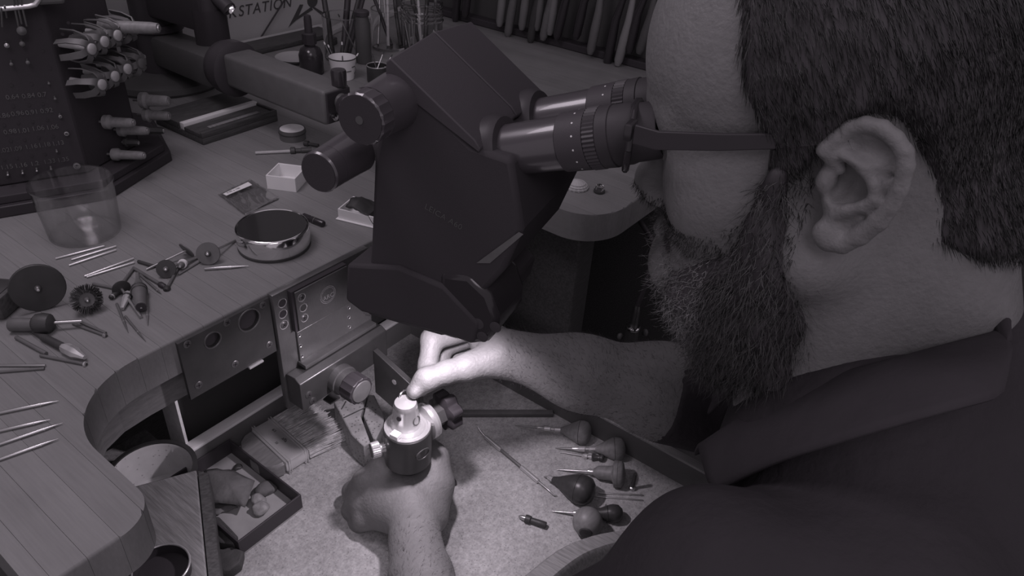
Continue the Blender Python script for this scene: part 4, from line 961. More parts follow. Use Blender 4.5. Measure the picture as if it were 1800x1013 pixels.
for i in range(N_-1):
    for j in range(N_-1): bm.faces.new((g_[i][j], g_[i+1][j], g_[i+1][j+1], g_[i][j+1]))
o = obj('black_cloth', bm, 'leather_black', None, 60); so = o.modifiers.new('s', 'SOLIDIFY'); so.thickness = .0008; tag(o, 'crumpled scrap of black cloth lying on the low white tray', 'cloth')
# plug and mandrel, connector
t = thing('black_plug', 'small black cylindrical plug lying behind the polished dish', 'plug', bp(550, 390)); A, B = lay((534, 380), .0035), lay((569, 394), .0035); L = (B-A).length
bm = NB(); lathe(bm, [(.0035, 0), (.0035, L*.3), (.0030, L*.32), (.0030, L*.38), (.0036, L*.4), (.0036, L*.95), (.0030, L)], A, B-A, 20); obj('barrel', bm, 'black_gloss', t, 35)
bm = NB(); lathe(bm, [(.0037, L*.55), (.0037, L*.58)], A, B-A, 20); obj('band', bm, 'tool_grey', t, 35)
t = thing('mandrel_rod', 'pale mandrel rod with dark knurled chuck in front of the tin', 'mandrel', bp(490, 270)); A, B, C_ = lay((449, 269), .0022), lay((510, 266), .0022), lay((548, 264), .0026)
bm = NB(); tube(bm, A, B, .0020, .0022, 12); obj('rod', bm, 'pale_wood', t, 40)
L = (C_-B).length; bm = NB(); lathe(bm, [(.003, 0), (.0052, .001), (.0052, .006), (.0032, .007), (.0032, L*.5), (.0040, L*.52), (.0040, L)], B, C_-B, 20); obj('chuck', bm, 'tool_dark', t, 35)
t = thing('small_chuck', 'tiny dark chuck lying beyond the mandrel rod toward the knob', 'chuck', bp(542, 254)); A, B = lay((536, 252), .003), lay((560, 256), .003)
bm = NB(); lathe(bm, [(.004, 0), (.004, .005), (.0022, .006), (.0022, (B-A).length)], A, B-A, 16); obj('body', bm, 'tool_dark', t, 35)
bm = NB(); lathe(bm, [(.0030, -.0012), (.0032, -.0002)], A, B-A, 16); obj('end_ring', bm, 'steel', t, 35)
# zip bag with label
cn = [bp(383, 345), bp(440, 318), bp(492, 350), bp(432, 382)]
t = thing('zip_bag', 'flat clear plastic zip bag with a pale label strip behind the dish', 'bag', (cn[0]+cn[2])/2)
N_ = 16; bm = NB(); rs = random.Random(5); g_ = [[bm.verts.new(cn[0]*(1-u)*(1-v)+cn[1]*u*(1-v)+cn[2]*u*v+cn[3]*(1-u)*v+UPZ*(.0012+.003*abs(math.sin(7*u+3*v))*math.sin(math.pi*u)*math.sin(math.pi*v)+rs.uniform(0, .0012))) for v in [j/(N_-1) for j in range(N_)]] for u in [i/(N_-1) for i in range(N_)]]
for i in range(N_-1):
    for j in range(N_-1): bm.faces.new((g_[i][j], g_[i+1][j], g_[i+1][j+1], g_[i][j+1]))
o = obj('bag_film', bm, 'clear_plastic', t, 180); so = o.modifiers.new('s', 'SOLIDIFY'); so.thickness = .0003
lb = [bp(393, 347), bp(399, 350), bp(444, 331), bp(437, 326)]
bm = NB(); prism(bm, [p+UPZ*.0042 for p in lb], (0, 0, .0003)); obj('label_strip', bm, 'paper', t)
ux = (lb[2]-lb[1]).normalized()
text_obj('label_print', '0.90 x 100', .0042, lb[1]*.55+lb[0]*.45+ux*.004+UPZ*.0046, ux, Vector((-ux.y, ux.x, 0)), 'tool_grey', t, .0001)
rod('bag_needle', 'thin needle lying on the bench beside the plastic bag', 'needle', (453, 366), (489, 350), 1.3, 'tool_grey')
# pale strip block
A, B, D = bp(358, 256), bp(489, 213), bp(297, 211)
ux = (B-A).normalized(); uy = (D-A); uy = (uy-ux*uy.dot(ux)).normalized(); LX, LY, LZ = (B-A).length, .104, .0165
t = thing('slotted_wood_block', 'dark wooden block with a slot holding a pale strip and a tray recess', 'wood block', A+ux*LX/2+uy*LY/2)
def blk(u0, u1, v0, v1, z0, z1, m, name, bev=.0008):
    bm = NB(); obox(bm, A+ux*(u0+u1)/2+uy*(v0+v1)/2+UPZ*(z0+z1)/2, ux, uy, UPZ, u1-u0, v1-v0, z1-z0, bev); return obj(name, bm, m, t, 35)
blk(0, LX, 0, LY, .0003, .009, 'dark_wood', 'base_board'); blk(0, LX, 0, .004, .009, LZ, 'dark_wood', 'front_rail'); blk(LX-.004, LX, .004, .046, .009, LZ, 'dark_wood', 'end_rail')
blk(0, LX-.005, .004, .0385, .009, .0145, 'dark_wood', 'recess_board'); blk(0, LX, .050, LY, .009, LZ+.001, 'dark_wood', 'back_board')
blk(.001, LX-.002, .0395, .0485, .009, .0185, 'paper', 'pale_strip')
blk(.02, LX-.02, .011, .018, .0145, .0156, 'mid_wood', 'inlay')
# ================================================================== things in the drawer
def dz(px, h=0.): return onz(px[0], px[1], ZD+h)
# black tray with leather scraps
X0, X1, Y0, Y1, ZT = -.098, -.0185, -.036, .0905, -.237
t = thing('scrap_tray', 'shallow black tray of leather scraps on the drawer floor', 'tray', ((X0+X1)/2, (Y0+Y1)/2, ZD))
openbox(t, Vector((X0, Y0, ZD)), Vector((1, 0, 0)), Vector((0, 1, 0)), X1-X0, Y1-Y0, ZT-ZD, .0022, 'dark_plastic', 'tray_card', 'tray_floor', 'tray_wall')
def scrap(name, label, pxs, h, th, m, bend=.004, seed=1, cat='leather scrap'):
    rs = random.Random(seed); P = [onz(x, y, h) for x, y in pxs]; c = sum(P, Vector())/len(P); bm = NB()
    n = 4; rings = []
    cen = bm.verts.new(c+UPZ*bend); prev = None; loops = []
    for k in range(1, n+1):
        f = k/n; lp = []
        for i, p in enumerate(P):
            q = P[(i+1) % len(P)]
            for s_ in range(3):
                e = p.lerp(q, s_/3); lp.append(bm.verts.new(c.lerp(e, f)+UPZ*(bend*(1-f*f)+rs.uniform(-.0007, .0007)) + (Vector((rs.uniform(-.0012, .0012), rs.uniform(-.0012, .0012), 0)) if k == n else Vector())))
        loops.append(lp)
    m_ = len(loops[0])
    for i in range(m_): bm.faces.new((cen, loops[0][i], loops[0][(i+1) % m_]))
    for a, b in zip(loops, loops[1:]):
        for i in range(m_): bm.faces.new((a[i], b[i], b[(i+1) % m_], a[(i+1) % m_]))
    o = obj(name, bm, m, None, 70); so = o.modifiers.new('s', 'SOLIDIFY'); so.thickness = th; so.offset = 1; return tag(o, label, cat)
scrap('leather_scrap', 'large grey leather piece leaning over the tray next to the wooden board', [(356, 828), (382, 824), (412, 828), (446, 845), (432, 890), (400, 885), (370, 882)], -.243, .002, 'leather', .006, 2)
scrap('leather_scrap', 'narrow curled leather strip under the large leather piece in the tray', [(368, 888), (405, 886), (418, 890), (390, 902), (370, 908)], -.2545, .0014, 'leather', .002, 3)
def lump(name, label, px, r, sc, m, seed, cat='lump', z=ZD, jit=.22):
    c = onz(px[0], px[1], z+r*sc[2]*.8); bm = NB(); g = bmesh.ops.create_icosphere(bm, subdivisions=3, radius=1.); rs = random.Random(seed)
    ks = [(Vector((rs.uniform(-3, 3), rs.uniform(-3, 3), rs.uniform(-3, 3))), rs.uniform(0, 6)) for _ in range(6)]
    for v in g['verts']:
        d_ = v.co.copy(); f = 1+jit*sum(math.sin(k.dot(d_)*1.4+p) for k, p in ks)/3
        v.co = c+Vector((d_.x*r*sc[0]*f, d_.y*r*sc[1]*f, d_.z*r*sc[2]*f))
    return tag(obj(name, bm, m, None, 80), label, cat)
ZF = ZD+.0024
lump('leather_lump', 'crumpled leather lump at the right side of the black tray', (467, 860), .0105, (1.1, 1, .62), 'leather', 4, z=ZF)
lump('stone_lump', 'small dark-based crusty lump near the front rim of the black tray', (455, 888), .0085, (1.25, .9, .8), 'stone', 9, z=ZF, jit=.65)
lump('nut_shell', 'little dark ring-like crumb at the far end of the tray', (417, 822), .004, (1.3, 1, .6), 'tool_dark', 11, z=ZF)
def pouch(label, pxs, zt, z0, seed):
    rs = random.Random(seed); P = [onz(x, y, zt) for x, y in pxs]; c = sum(P, Vector())/len(P); bm = NB(); m_ = len(P)
    rings = [[p+(c-p)*.10+UPZ*rs.uniform(.0005, .003) for p in P], [p+UPZ*rs.uniform(-.002, 0) for p in P], [Vector((p.x, p.y, z0))+(c-p)*rs.uniform(-.06, .10) for p in P]]
    for r_ in rings[2]: r_.z = z0
    ring_loft(bm, rings); tag(obj('leather_pouch', bm, 'leather_dark', None, 40, bevel=.0015), label, 'pouch')
pouch('dark folded leather pouch sticking out under the front corner of the black tray', [(366, 912), (384, 908), (402, 926), (419, 944), (412, 957), (388, 956), (368, 945)], -.246, ZD+.0003, 12)
pouch('dark leather wad at the lower edge below the folded pouch', [(366, 964), (392, 966), (408, 962), (430, 969), (424, 992), (404, 1004), (370, 1008)], -.248, ZD+.0003, 15)
# wide flat brush
c0, c1 = dz((452, 742), .010), dz((528, 822), .010)      # ferrule rear edge line: far and near ends
A, B = dz((440, 764), .011), dz((502, 822), .011); C_, D_ = dz((474, 728), .011), dz((548, 796), .011)
ctr = (A+B+C_+D_)/4; uw = ((B-A)+(D_-C_)).normalized(); uf = uw.cross(UPZ); uf = uf if uf.dot((C_+D_)-(A+B)) > 0 else -uf
WB = .076; LF = .033; ctr = dz((487, 778), .012)+Vector((0, -.005, 0))
t = thing('flat_brush', 'wide flat bench brush with metal ferrule and pale bristles beside the black tray', 'brush', Vector((ctr.x, ctr.y, ZD)))
bm = NB(); obox(bm, ctr, uf, uw, UPZ, LF, WB, .019, .006); obj('ferrule', bm, 'ferrule', t, 40)
for k in (-.36, -.28, .30, .40):
    bm = NB(); obox(bm, ctr+uf*(LF*k), uf, uw, UPZ, .0012, WB+.0008, .0198, .0005); obj('ferrule_rib', bm, 'ferrule', t, 40)
bm = NB(); rings = []
for f, w_, h_ in ((-.5, 1., .017), (-.75, .97, .017), (-1.0, .80, .0165), (-1.15, .52, .015), (-1.2, .3, .013)):
    rings.append([ctr+uf*(LF*f)+uw*(WB*.47*w_*s_)+UPZ*(h_*.5*q) for s_, q in ((-1, -1), (-1, .7), (-.92, 1), (.92, 1), (1, .7), (1, -1))])
ring_loft(bm, rings); obj('handle', bm, 'handle_wood', t, 40)
bm = NB(); rs = random.Random(8)
for k in range(900):
    w_ = rs.uniform(-.49, .49); h_ = rs.uniform(-.4, .42); L_ = rs.uniform(.040, .056); p = ctr+uf*(LF*.48)+uw*(WB*w_)+UPZ*(.016*h_)
    q = p+uf*L_+uw*(WB*w_*.12+rs.uniform(-.004, .004)); q.z = max(ZD+.0008, p.z-.002+rs.uniform(-.005, .003)); path_tube(bm, [p, p.lerp(q, .5)+UPZ*.0006, q], [.0006, .0005, .0003], 3)
obj('bristles', bm, 'bristle', t)['kind'] = 'stuff'
for s_, off, sz in (('6/3', -.018, .0045), ('alfa', .002, .0062), ('50', .002, .0042)):
    text_obj('ferrule_stamp', s_, sz, ctr+uw*off+uf*(.002 if s_ != '50' else -.007)+UPZ*.0097, uw, -uf if (uw.cross(-uf)).z > 0 else uf, 'tool_dark', t, .0001)
# cream tub behind the wooden board, wooden board, can
tc = onz(268, 836, -.215)
t = thing('cream_tub', 'round cream tub with a dark rim standing behind the wooden board', 'tub', Vector((tc.x, tc.y, ZD)))
bm = NB(); lathe(bm, [(.0400, -.0448), (.0415, .0), (.0445, .001), (.0445, .006), (.0410, .0065), (.0385, .003), (.0370, -.040), (.0001, -.041)], tc, n=48); obj('tub_wall', bm, 'cream', t, 40)
bm = NB(); lathe(bm, [(.0448, .0015), (.0452, .0065), (.0405, .0070), (.0400, .0045)], tc, n=48, cap=False); obj('tub_rim', bm, 'tool_dark', t, 40)
pw = [(232, 856), (345, 826), (368, 1060), (255, 1090)]
P = [onz(x, y, -.200) for x, y in pw]
t = thing('wooden_board', 'thick wooden board between the bench nose and the black tray', 'board', Vector((P[0]+P[2])/2*1.0).xy.to_3d()+Vector((0, 0, ZD)))
bm = NB(); prism(bm, P, (0, 0, -.022)); obj('board', bm, 'mid_wood', t, 30, bevel=.0015)
bm = NB(); Q = [P[1]+Vector((.001, 0, -.002)), P[1]+Vector((.009, -.006, -.008)), P[2]+Vector((.009, -.006, -.008)), P[2]+Vector((.001, 0, -.002))]
prism(bm, Q, (0, 0, -.030)); obj('edge_strip', bm, 'dark_wood', t, 30, bevel=.001)
pcn = sum(P, Vector())/4; bm = NB(); prism(bm, [pcn.lerp(p, .6)+Vector((.006, -.012, -.0225)) for p in P], (0, 0, -.0372)); obj('support_block', bm, 'dark_wood', t)
rc = onz(288, 1012, -.199)
t = thing('metal_can', 'open dark can with a bright rolled rim on the wooden board', 'can', rc)
bm = NB(); lathe(bm, [(.0235, .0003), (.0240, .012), (.0232, .012), (.0225, .002), (.0001, .002)], rc, n=44); obj('can_wall', bm, 'black', t, 40)
bm = NB(); path_tube(bm, [rc+Vector((.0238*math.cos(a), .0238*math.sin(a), .0125)) for a in [2*math.pi*k/44 for k in range(45)]], .0011, 8); obj('can_rim', bm, 'bright_steel', t, 60)
# long flat bar, probe, gravers
A, B = dz((800, 727), .003), dz((972, 727), .003); ax = (B-A).normalized()
bm = NB(); obox(bm, (A+B)/2+UPZ*.0, ax, UPZ.cross(ax), UPZ, (B-A).length, .0085, .006, .0008); tag(obj('flat_bar', bm, 'tool_grey', None, 30), 'long flat grey bar lying across the cork behind the star knob', 'bar')
t = thing('dental_probe', 'double-ended steel probe with bent hook tips lying on the cork', 'probe', dz((908, 810)))
pr = [dz(p, .003) for p in [(853, 768), (884, 797), (917, 826), (950, 850)]]
A, B = pr[0], pr[3]
for (f0, f1, r, m, nm) in ((0, .30, .0027, 'bright_steel', 'grip'), (.30, .66, .0019, 'tool_grey', 'handle'), (.66, .97, .0027, 'bright_steel', 'grip')):
    bm = NB(); p, q = A.lerp(B, f0), A.lerp(B, f1); L = (q-p).length; lathe(bm, [(r*.7, 0), (r, .001), (r, L-.001), (r*.7, L)], p, q-p, 12); obj(nm, bm, m, t, 35)
bm = NB(); path_tube(bm, [A, dz((846, 760), .004), dz((840, 752), .006), dz((841, 747), .008), dz((836, 747), .007)], [.0015, .0011, .0008, .0006, .0003], 8); obj('hook_tip', bm, 'rod_steel', t, 60)
bm = NB(); path_tube(bm, [A.lerp(B, .96), dz((962, 860), .004), dz((974, 871), .003), dz((980, 872), .002)], [.0015, .0010, .0007, .0003], 8); obj('hook_tip', bm, 'rod_steel', t, 60)
def graver(label, tip, neck, fer, end, rb, m, kind=0, z=0., chuck=True):
    """mushroom-handled graver lying on the cork: tip, start of chuck, end of ferrule, back of the handle (pixels)"""
    rB = pxr(dz(end), rb); T = dz(tip, .0015+z); Nk = dz(neck, rB*.55+z); Fe = dz(fer, rB*.62+z); E = dz(end, rB*.94+z); ax = (E-Fe).normalized()
    t = thing('graver', label, 'graver', dz(end), 'gravers along the right side of the drawer')
    bm = NB(); path_tube(bm, [T, T.lerp(Nk, .35), Nk], [.0004, .0010, .0014], 8); obj('blade', bm, 'rod_steel', t, 50)
    if chuck:
        L = (Fe-Nk).length; lathe_p = [(.0014, 0), (.0030, L*.28), (.0034, L*.30), (.0034, L*.55), (.0016, L*.58), (.0016, L*.72), (.0028, L*.74), (.0028, L)]
        bm = NB(); lathe(bm, lathe_p, Nk, Fe-Nk, 20); obj('chuck', bm, 'bright_steel', t, 30)
    else:
        L = (Fe-Nk).length; bm = NB(); lathe(bm, [(.0030, 0), (.0032, L*.1), (.0032, L)], Nk, Fe-Nk, 20); obj('ferrule', bm, 'bright_steel', t, 30)
    L = (E-Fe).length+rB*.35
    prof = {0: [(.0035, 0), (.0055, L*.12), (rB*.72, L*.38), (rB*.97, L*.58), (rB, L*.72), (rB*.92, L*.86), (rB*.6, L*.96), (.0004, L)],
            1: [(.004, 0), (rB*.5, L*.15), (rB*.55, L*.55), (rB*.62, L*.60), (rB, L*.64), (rB, L*.86), (rB*.8, L*.93), (.0004, L)],
            2: [(.0032, 0), (.005, L*.1), (rB*.6, L*.5), (rB*.9, L*.68), (rB, L*.78), (rB*.9, L*.9), (rB*.5, L*.98), (.0004, L)]}[kind]
    bm = NB(); lathe(bm, prof, Fe, ax, 28); h_ = obj('handle', bm, m, t, 50)
    bm = NB(); f = .62 if kind != 1 else .75; r_ = rB*1.005 if kind != 1 else rB*1.01; lathe(bm, [(r_*.985, L*f), (r_*1.0, L*f+.0003), (r_*.985, L*f+.0006)], Fe, ax, 28, cap=False); obj('turned_line', bm, 'handle_dark', h_, 40)
    return t
graver('brown ball-handled graver lying farthest up, next to the flat bar end', (905, 748), (944, 752), (986, 756), (1032, 762), 21, 'handle_wood', 0)
graver('pale ball-handled graver with bright chuck, second from the flat bar', (976, 788), (1005, 789), (1046, 790), (1093, 789), 20, 'handle_wood', 0)
graver('dark thin tool lying in the shadow just below the pale graver', (984, 795), (1022, 801), (1040, 804), (1060, 806), 7, 'handle_dark', 2)
graver('flat-backed brown graver with short ferrule below the pale one', (979, 826), (1033, 829), (1043, 830), (1092, 834), 23, 'handle_wood', 1, chuck=False)
graver('black mushroom-handled graver pointing at the probe tip', (956, 838), (964, 839), (972, 843), (1036, 866), 26, 'handle_dark', 0, chuck=False)
graver('dark long-handled graver partly hidden behind the round brown ball', (970, 899), (1008, 902), (1016, 903), (1090, 903), 16, 'handle_dark', 2, chuck=False)
c = dz((1033, 918), .0165)
t = thing('ball_handle', 'round brown wooden ball handle seen end-on at the drawer front', 'graver', Vector((c.x, c.y, ZD)))
bm = NB(); ball(bm, c, .0165, 24, 16); obj('ball', bm, 'handle_wood', t, 180)
bm = NB(); d_ = (CAM-c).normalized(); lathe(bm, [(.0075, .0), (.0065, .0012), (.0001, .0016)], c+(d_+Vector((0, 0, -.75))).normalized()*.0152, (d_+Vector((0, 0, -.75))), 18); obj('flat_end', bm, 'handle_dark', t, 40)
t = thing('quick_chuck', 'dark quick-change chuck lying alone on the bright cork', 'chuck', dz((935, 917))); A, B = dz((912, 908), .0038), dz((960, 924), .0042); L = (B-A).length
bm = NB(); lathe(bm, [(.0012, 0), (.0026, L*.12), (.0028, L*.24)], A, B-A, 16); obj('nose', bm, 'rod_steel', t, 35)
bm = NB(); lathe(bm, [(.0044, L*.24), (.0046, L*.26), (.0046, L*.42), (.0034, L*.46), (.0034, L*.66), (.0036, L*.68), (.0036, L*.97), (.0030, L)], A, B-A, 20); obj('barrel', bm, 'tool_dark', t, 35)
t = thing('black_fitting', 'small black stepped fitting peeking out right of the fist', 'fitting', dz((787, 838))); A, B = dz((776, 822), .004), dz((799, 852), .004); L = (B-A).length
bm = NB(); lathe(bm, [(.0025, 0), (.0032, L*.3), (.0032, L*.5), (.0042, L*.52), (.0042, L*.92), (.0032, L)], A, B-A, 18); obj('barrel', bm, 'black_gloss', t, 35)
bm = NB(); lathe(bm, [(.0044, L*.6), (.0044, L*.66)], A, B-A, 18); obj('band', bm, 'tool_grey', t, 35)
for i, (p, q) in enumerate([((1046, 873), (1130, 880)), ((1052, 867), (1130, 871))]):
    rod('steel_wire', ['lower of two bright wires between the gravers and the shirt', 'upper of two bright wires between the gravers and the shirt'][i], 'wire', p, q, 1.4, 'rod_steel', z=ZD, group='bright wires in the drawer')
t = thing('dark_dowel', 'upright thin dark dowel standing in the drawer corner near the shirt', 'dowel', dz((1112, 862))); A = dz((1111, 860)); 
bm = NB(); tube(bm, A, A+UPZ*.026, .0022, .0022, 12); obj('stem', bm, 'tool_dark', t, 40)
bm = NB(); lathe(bm, [(.004, .0002), (.004, .004), (.0028, .005)], A, n=14); obj('foot', bm, 'rod_steel', t, 40)
# ================================================================== octagonal bur rack
SD = .086; K0 = Vector((0.0, .307, 0)); a1 = math.radians(-21.5)
d1 = Vector((math.cos(a1), math.sin(a1), 0)); n1 = Vector((d1.y, -d1.x, 0)); d2 = Vector((math.cos(a1+math.pi/4), math.sin(a1+math.pi/4), 0)); n2 = Vector((d2.y, -d2.x, 0))
RC = K0-d1*SD/2-n1*(1.2071*SD)
def octo(scale): 
    k = K0-RC; r = k.length*scale; a0 = math.atan2(k.y, k.x); return [RC+Vector((r*math.cos(a0+q*math.pi/4), r*math.sin(a0+q*math.pi/4), 0)) for q in range(8)]
rack = thing('bur_rack', 'tall black octagonal bur rack with numbered rows of holes', 'rack', RC)
bm = NB(); prism(bm, [p+UPZ*.0005 for p in octo(1.30)], UPZ*.012); obj('plinth', bm, 'black', rack, 30, bevel=.001)
bm = NB(); prism(bm, [p+UPZ*.0127 for p in octo(1.24)], UPZ*.009); obj('plinth_step', bm, 'black_matte', rack, 30, bevel=.001)
bm = NB(); prism(bm, [p+UPZ*.0220 for p in octo(1.0)], UPZ*.40); obj('tower', bm, 'black_matte', rack, 30, bevel=.002)
def face_pt(px, n, off=0.):
    d = ray(*px); P0 = K0+n*off; return CAM+d*((P0-CAM).dot(n)/d.dot(n))
lab = [(23, 171, '0.64'), (51, 169, '0.84'), (75, 167, '0.7'), (7, 204, '0.86'), (32, 200, '0.96'), (57, 198, '0.91'), (83, 195, '0.92'), (19, 232, '0.98'), (43, 230, '1.01'), (68, 226, '1.06'), (93, 224, '1.06'),
       (7, 265, '1.02'), (29, 262, '1.09'), (56, 258, '1.16'), (79, 255, '1.18'), (103, 252, '1.13'), (13, 294, '1.15'), (38, 291, '1.16'), (62, 288, '1.2'), (88, 284, '1.33'), (112, 281, '1.35')]
for x, y, s_ in lab:
    text_obj('hole_number', s_, .0068, face_pt((x, y+3), n1, .0006), d1, UPZ, 'tool_grey', rack, .0001, align='CENTER')
hole_px = [(x, y+16) for x, y, _ in lab] + [(72, 55), (75, 90), (88, 120), (20, 150), (55, 148), (110, 60), (120, 40)]
for p in hole_px:
    bm = NB(); lathe(bm, [(.0016, 0), (.0016, .0004)], face_pt(p, n1, .0001), n1, 10); obj('hole', bm, 'black', rack)
def rack_bur(label, px, L, r, hr, m, grp='burs standing in the front of the bur rack', head='ball'):
    """bur pushed into the rack front: shank comes out along the face normal, head at px"""
    c = face_pt(px, n1, L); hr *= .68; t = thing('rack_bur', label, 'bur', c-n1*L, grp)
    bm = NB(); tube(bm, c-n1*L, c, r, r, 8); obj('shank', bm, 'tool_grey', t, 40)
    bm = NB()
    if head == 'ball': lathe(bm, [(r, -hr), (hr, -hr*.4), (hr, hr*.3), (hr*.5, hr*.8), (.0001, hr*.9)], c, n1, 14)
    else: lathe(bm, [(hr*.8, -.003), (hr, -.002), (hr, .0008), (hr*.62, .001), (hr*.55, -.001), (.0001, -.001)], c, n1, 18)
    obj('head', bm, m, t, 40)
rb = [((12, 80), .012, .0012, .0034, 'rod_steel', 'ball', 'round-headed bur at the far left of the upper rack row'), ((39, 77), .012, .0012, .0036, 'tool_grey', 'ball', 'round-headed bur second from left in the upper rack row'),
      ((20, 113), .012, .001, .0024, 'tool_grey', 'ball', 'small bur at left in the second rack row'), ((49, 110), .012, .001, .0028, 'tool_grey', 'ball', 'small bur at right in the second rack row'),
      ((38, 54), .014, .0014, .0062, 'tool_grey', 'ball', 'largest shiny round bur below the wire hanger'), ((86, 147), .006, .0008, .0018, 'tool_grey', 'ball', 'tiny bur above the number 0.7'),
      ((97, 174), .008, .0008, .0018, 'tool_grey', 'ball', 'tiny bur right of the number 0.7'), ((106, 205), .008, .0009, .0024, 'rod_steel', 'cup', 'small ring-ended bur right of the number 0.92'),
      ((117, 235), .004, .0009, .0034, 'rod_steel', 'cup', 'ring-ended bur right of the third number row'), ((135, 292), .004, .0012, .0052, 'rod_steel', 'cup', 'largest ring-ended bur low at the rack corner'),
      ((14, 308), .008, .0009, .0017, 'rod_steel', 'ball', 'bur first from left in the lowest rack row'), ((40, 305), .008, .0009, .0017, 'rod_steel', 'ball', 'bur second from left in the lowest rack row'),
      ((65, 301), .008, .0009, .0017, 'rod_steel', 'ball', 'bur third from left in the lowest rack row'), ((90, 298), .008, .0009, .0017, 'tool_grey', 'ball', 'bur fourth from left in the lowest rack row'), ((100, 267), .006, .0008, .0016, 'tool_grey', 'ball', 'tiny bur between the numbers 1.13 and 1.33')]
for px, L, r, hr, m, hd, lb_ in rb: rack_bur(lb_, px, L, r, hr, m, head=hd)
# wire hanger with long needles at the top left
t = thing('wire_hanger', 'bent bright wire hanger at the top left of the bur rack', 'hanger', face_pt((30, 15), n1))
bm = NB(); path_tube(bm, [face_pt(p, n1, .018) for p in [(-60, 22), (0, 16), (50, 11)]]+[face_pt((62, 8), n1, .018), face_pt((68, 0), n1, .018), face_pt((67, -20), n1, .016)], .0024, 10); obj('wire', bm, 'bright_steel', t, 60)
bm = NB(); obox(bm, face_pt((20, -30), n1, .010), d1, n1, UPZ, .08, .016, .040, .003); obj('hanger_plate', bm, 'grey_plastic', t)
for i, (p, q) in enumerate([((2, 14), (4, 47)), ((8, 10), (12, 31)), ((21, -8), (33, 48)), ((27, -8), (38, 42)), ((34, -8), (47, 46))]):
    A, B = face_pt(p, n1, .022), face_pt(q, n1, .012); bm = NB(); tube(bm, A, B, .0009, .0009, 8)
    tag(obj('hanging_needle', bm, 'tool_grey', None, 40), ['leftmost needle on the wire hanger', 'shortest needle on the wire hanger', 'long needle in the middle of the wire hanger', 'fourth needle from left on the wire hanger', 'rightmost long needle on the wire hanger'][i], 'needle', 'needles on the wire hanger')
# bristle discs on the side
rows = [[(159.5, 86), (182, 73), (205, 62), (232, 53)], [(177.7, 148.5), (200.6, 134), (222.7, 121), (247, 111)]]
ordn = ['first', 'second', 'third', 'fourth']
for r_, row in enumerate(rows):
    for i, px in enumerate(row):
        c = face_pt(px, n2, .036); t = thing('claw_brush', f'{ordn[i]} claw-shaped brush from left in the {"upper" if r_ == 0 else "lower"} row on the rack side', 'brush', c-n2*.036, 'claw brushes on the rack side')
        bm = NB(); lathe(bm, [(.0028, -.036), (.0028, -.004), (.0056, -.003), (.0056, .0022), (.0044, .003), (.0001, .0032)], c, n2, 18); obj('hub', bm, 'pale_wood' if i < 3 else 'tool_grey', t, 40)
        bm = NB(); x, y, z = frame(n2)
        for k in range(6):
            a = 2*math.pi*k/6+.3*r_+.2*i; u = x*math.cos(a)+y*math.sin(a); v = x*-math.sin(a)+y*math.cos(a); rings = []
            for f, rr, zz, sw in ((0, .004, 0, 0), (.25, .0085, .001, .001), (.45, .0125, -.002, .003), (.75, .0150, -.014, .006), (1., .0140, -.027, .009)):
                w_ = .0040*(1-.25*f); p = c+u*rr+z*zz+v*sw; rings.append([p-v*w_, p+v*w_, p+v*w_-u*.0012-z*.0008, p-v*w_-u*.0012-z*.0008])
            ring_loft(bm, rings)
        obj('claws', bm, 'tool_grey', t, 50)
# handles on the side
hs = [((175, 214), .040, .0062, 'stubby wooden handle left of the pair in the middle of the rack side'), ((201, 228), .040, .0058, 'wooden handle right of the pair in the middle of the rack side'), ((189, 271), .044, .0056, 'lowest wooden handle on the rack side'),
      ((240, 176), .040, .0075, 'thick handle at the rear of the rack side below the claw brushes'), ((247, 202), .036, .0065, 'rear handle above the hexagonal tool on the rack side'), ((240, 228), .034, .0050, 'short hexagonal tool at the rear of the rack side'), ((160, 46), .075, .0070, 'long pale handle slanting above the upper row of claw brushes'), ((215, 250), .020, .0045, 'small dark peg above the lowest wooden handle')]
for px, L, r, lb_ in hs:
    b0 = face_pt(px, n2, 0.); t = thing('side_tool', lb_, 'tool', b0, 'handled tools in the rack side')
    dd = (n2+UPZ*(.06)+d2*.15).normalized()
    bm = NB(); tube(bm, b0-dd*.004, b0+dd*(L*.25), .0016, .0016, 8); obj('shank', bm, 'rod_steel', t, 40)
    bm = NB(); lathe(bm, [(.003, L*.10), (r*1.25, L*.16), (r*1.3, L*.30), (r*.95, L*.36), (r*.85, L*.9), (r*.7, L), (.0001, L*1.01)], b0, dd, 18 if r > .0051 else 6); obj('handle', bm, 'handle_wood' if r > .0051 else 'tool_dark', t, 40)
    bm = NB(); lathe(bm, [(r*.5, L*1.005), (r*.4, L*1.02), (.0001, L*1.02)], b0, dd, 14); obj('end_cap', bm, 'rod_steel', t, 40)

# ================================================================== panel with lettering, ledge, jars
YP = .682
t = thing('sign_board', 'grey panel with dark slanted lettering and a star emblem behind the bench', 'sign', (.4, YP+.004, -.03))
bm = NB(); box(bm, (-.45, YP, -.06), (.86, YP+.012, .60)); obj('panel', bm, 'sign_panel', t)
def sg(px, off=.0005): return onplane(px[0], px[1], 1, YP-off)
p0, p1 = sg((419, 29)), sg((513, 10)); Lw = p1.x-p0.x
o = text_obj('lettering', 'STATION', .03, p0, (1, 0, 0), UPZ, 'sign_ink', t, .0003, shear=.25, space=1.12)
wd = max(v.co.x for v in o.data.vertices)-min(v.co.x for v in o.data.vertices); k = Lw/wd
off = Vector(p0)-worg(t)
for v in o.data.vertices: v.co.x = off.x+(v.co.x-off.x)*k; v.co.z = off.z+(v.co.z-off.z)*k
o = text_obj('lettering', 'WORK', .03*k, p0+Vector((-.004*k, 0, 0)), (1, 0, 0), UPZ, 'sign_ink', t, .0003, shear=.25, align='RIGHT', space=1.12)
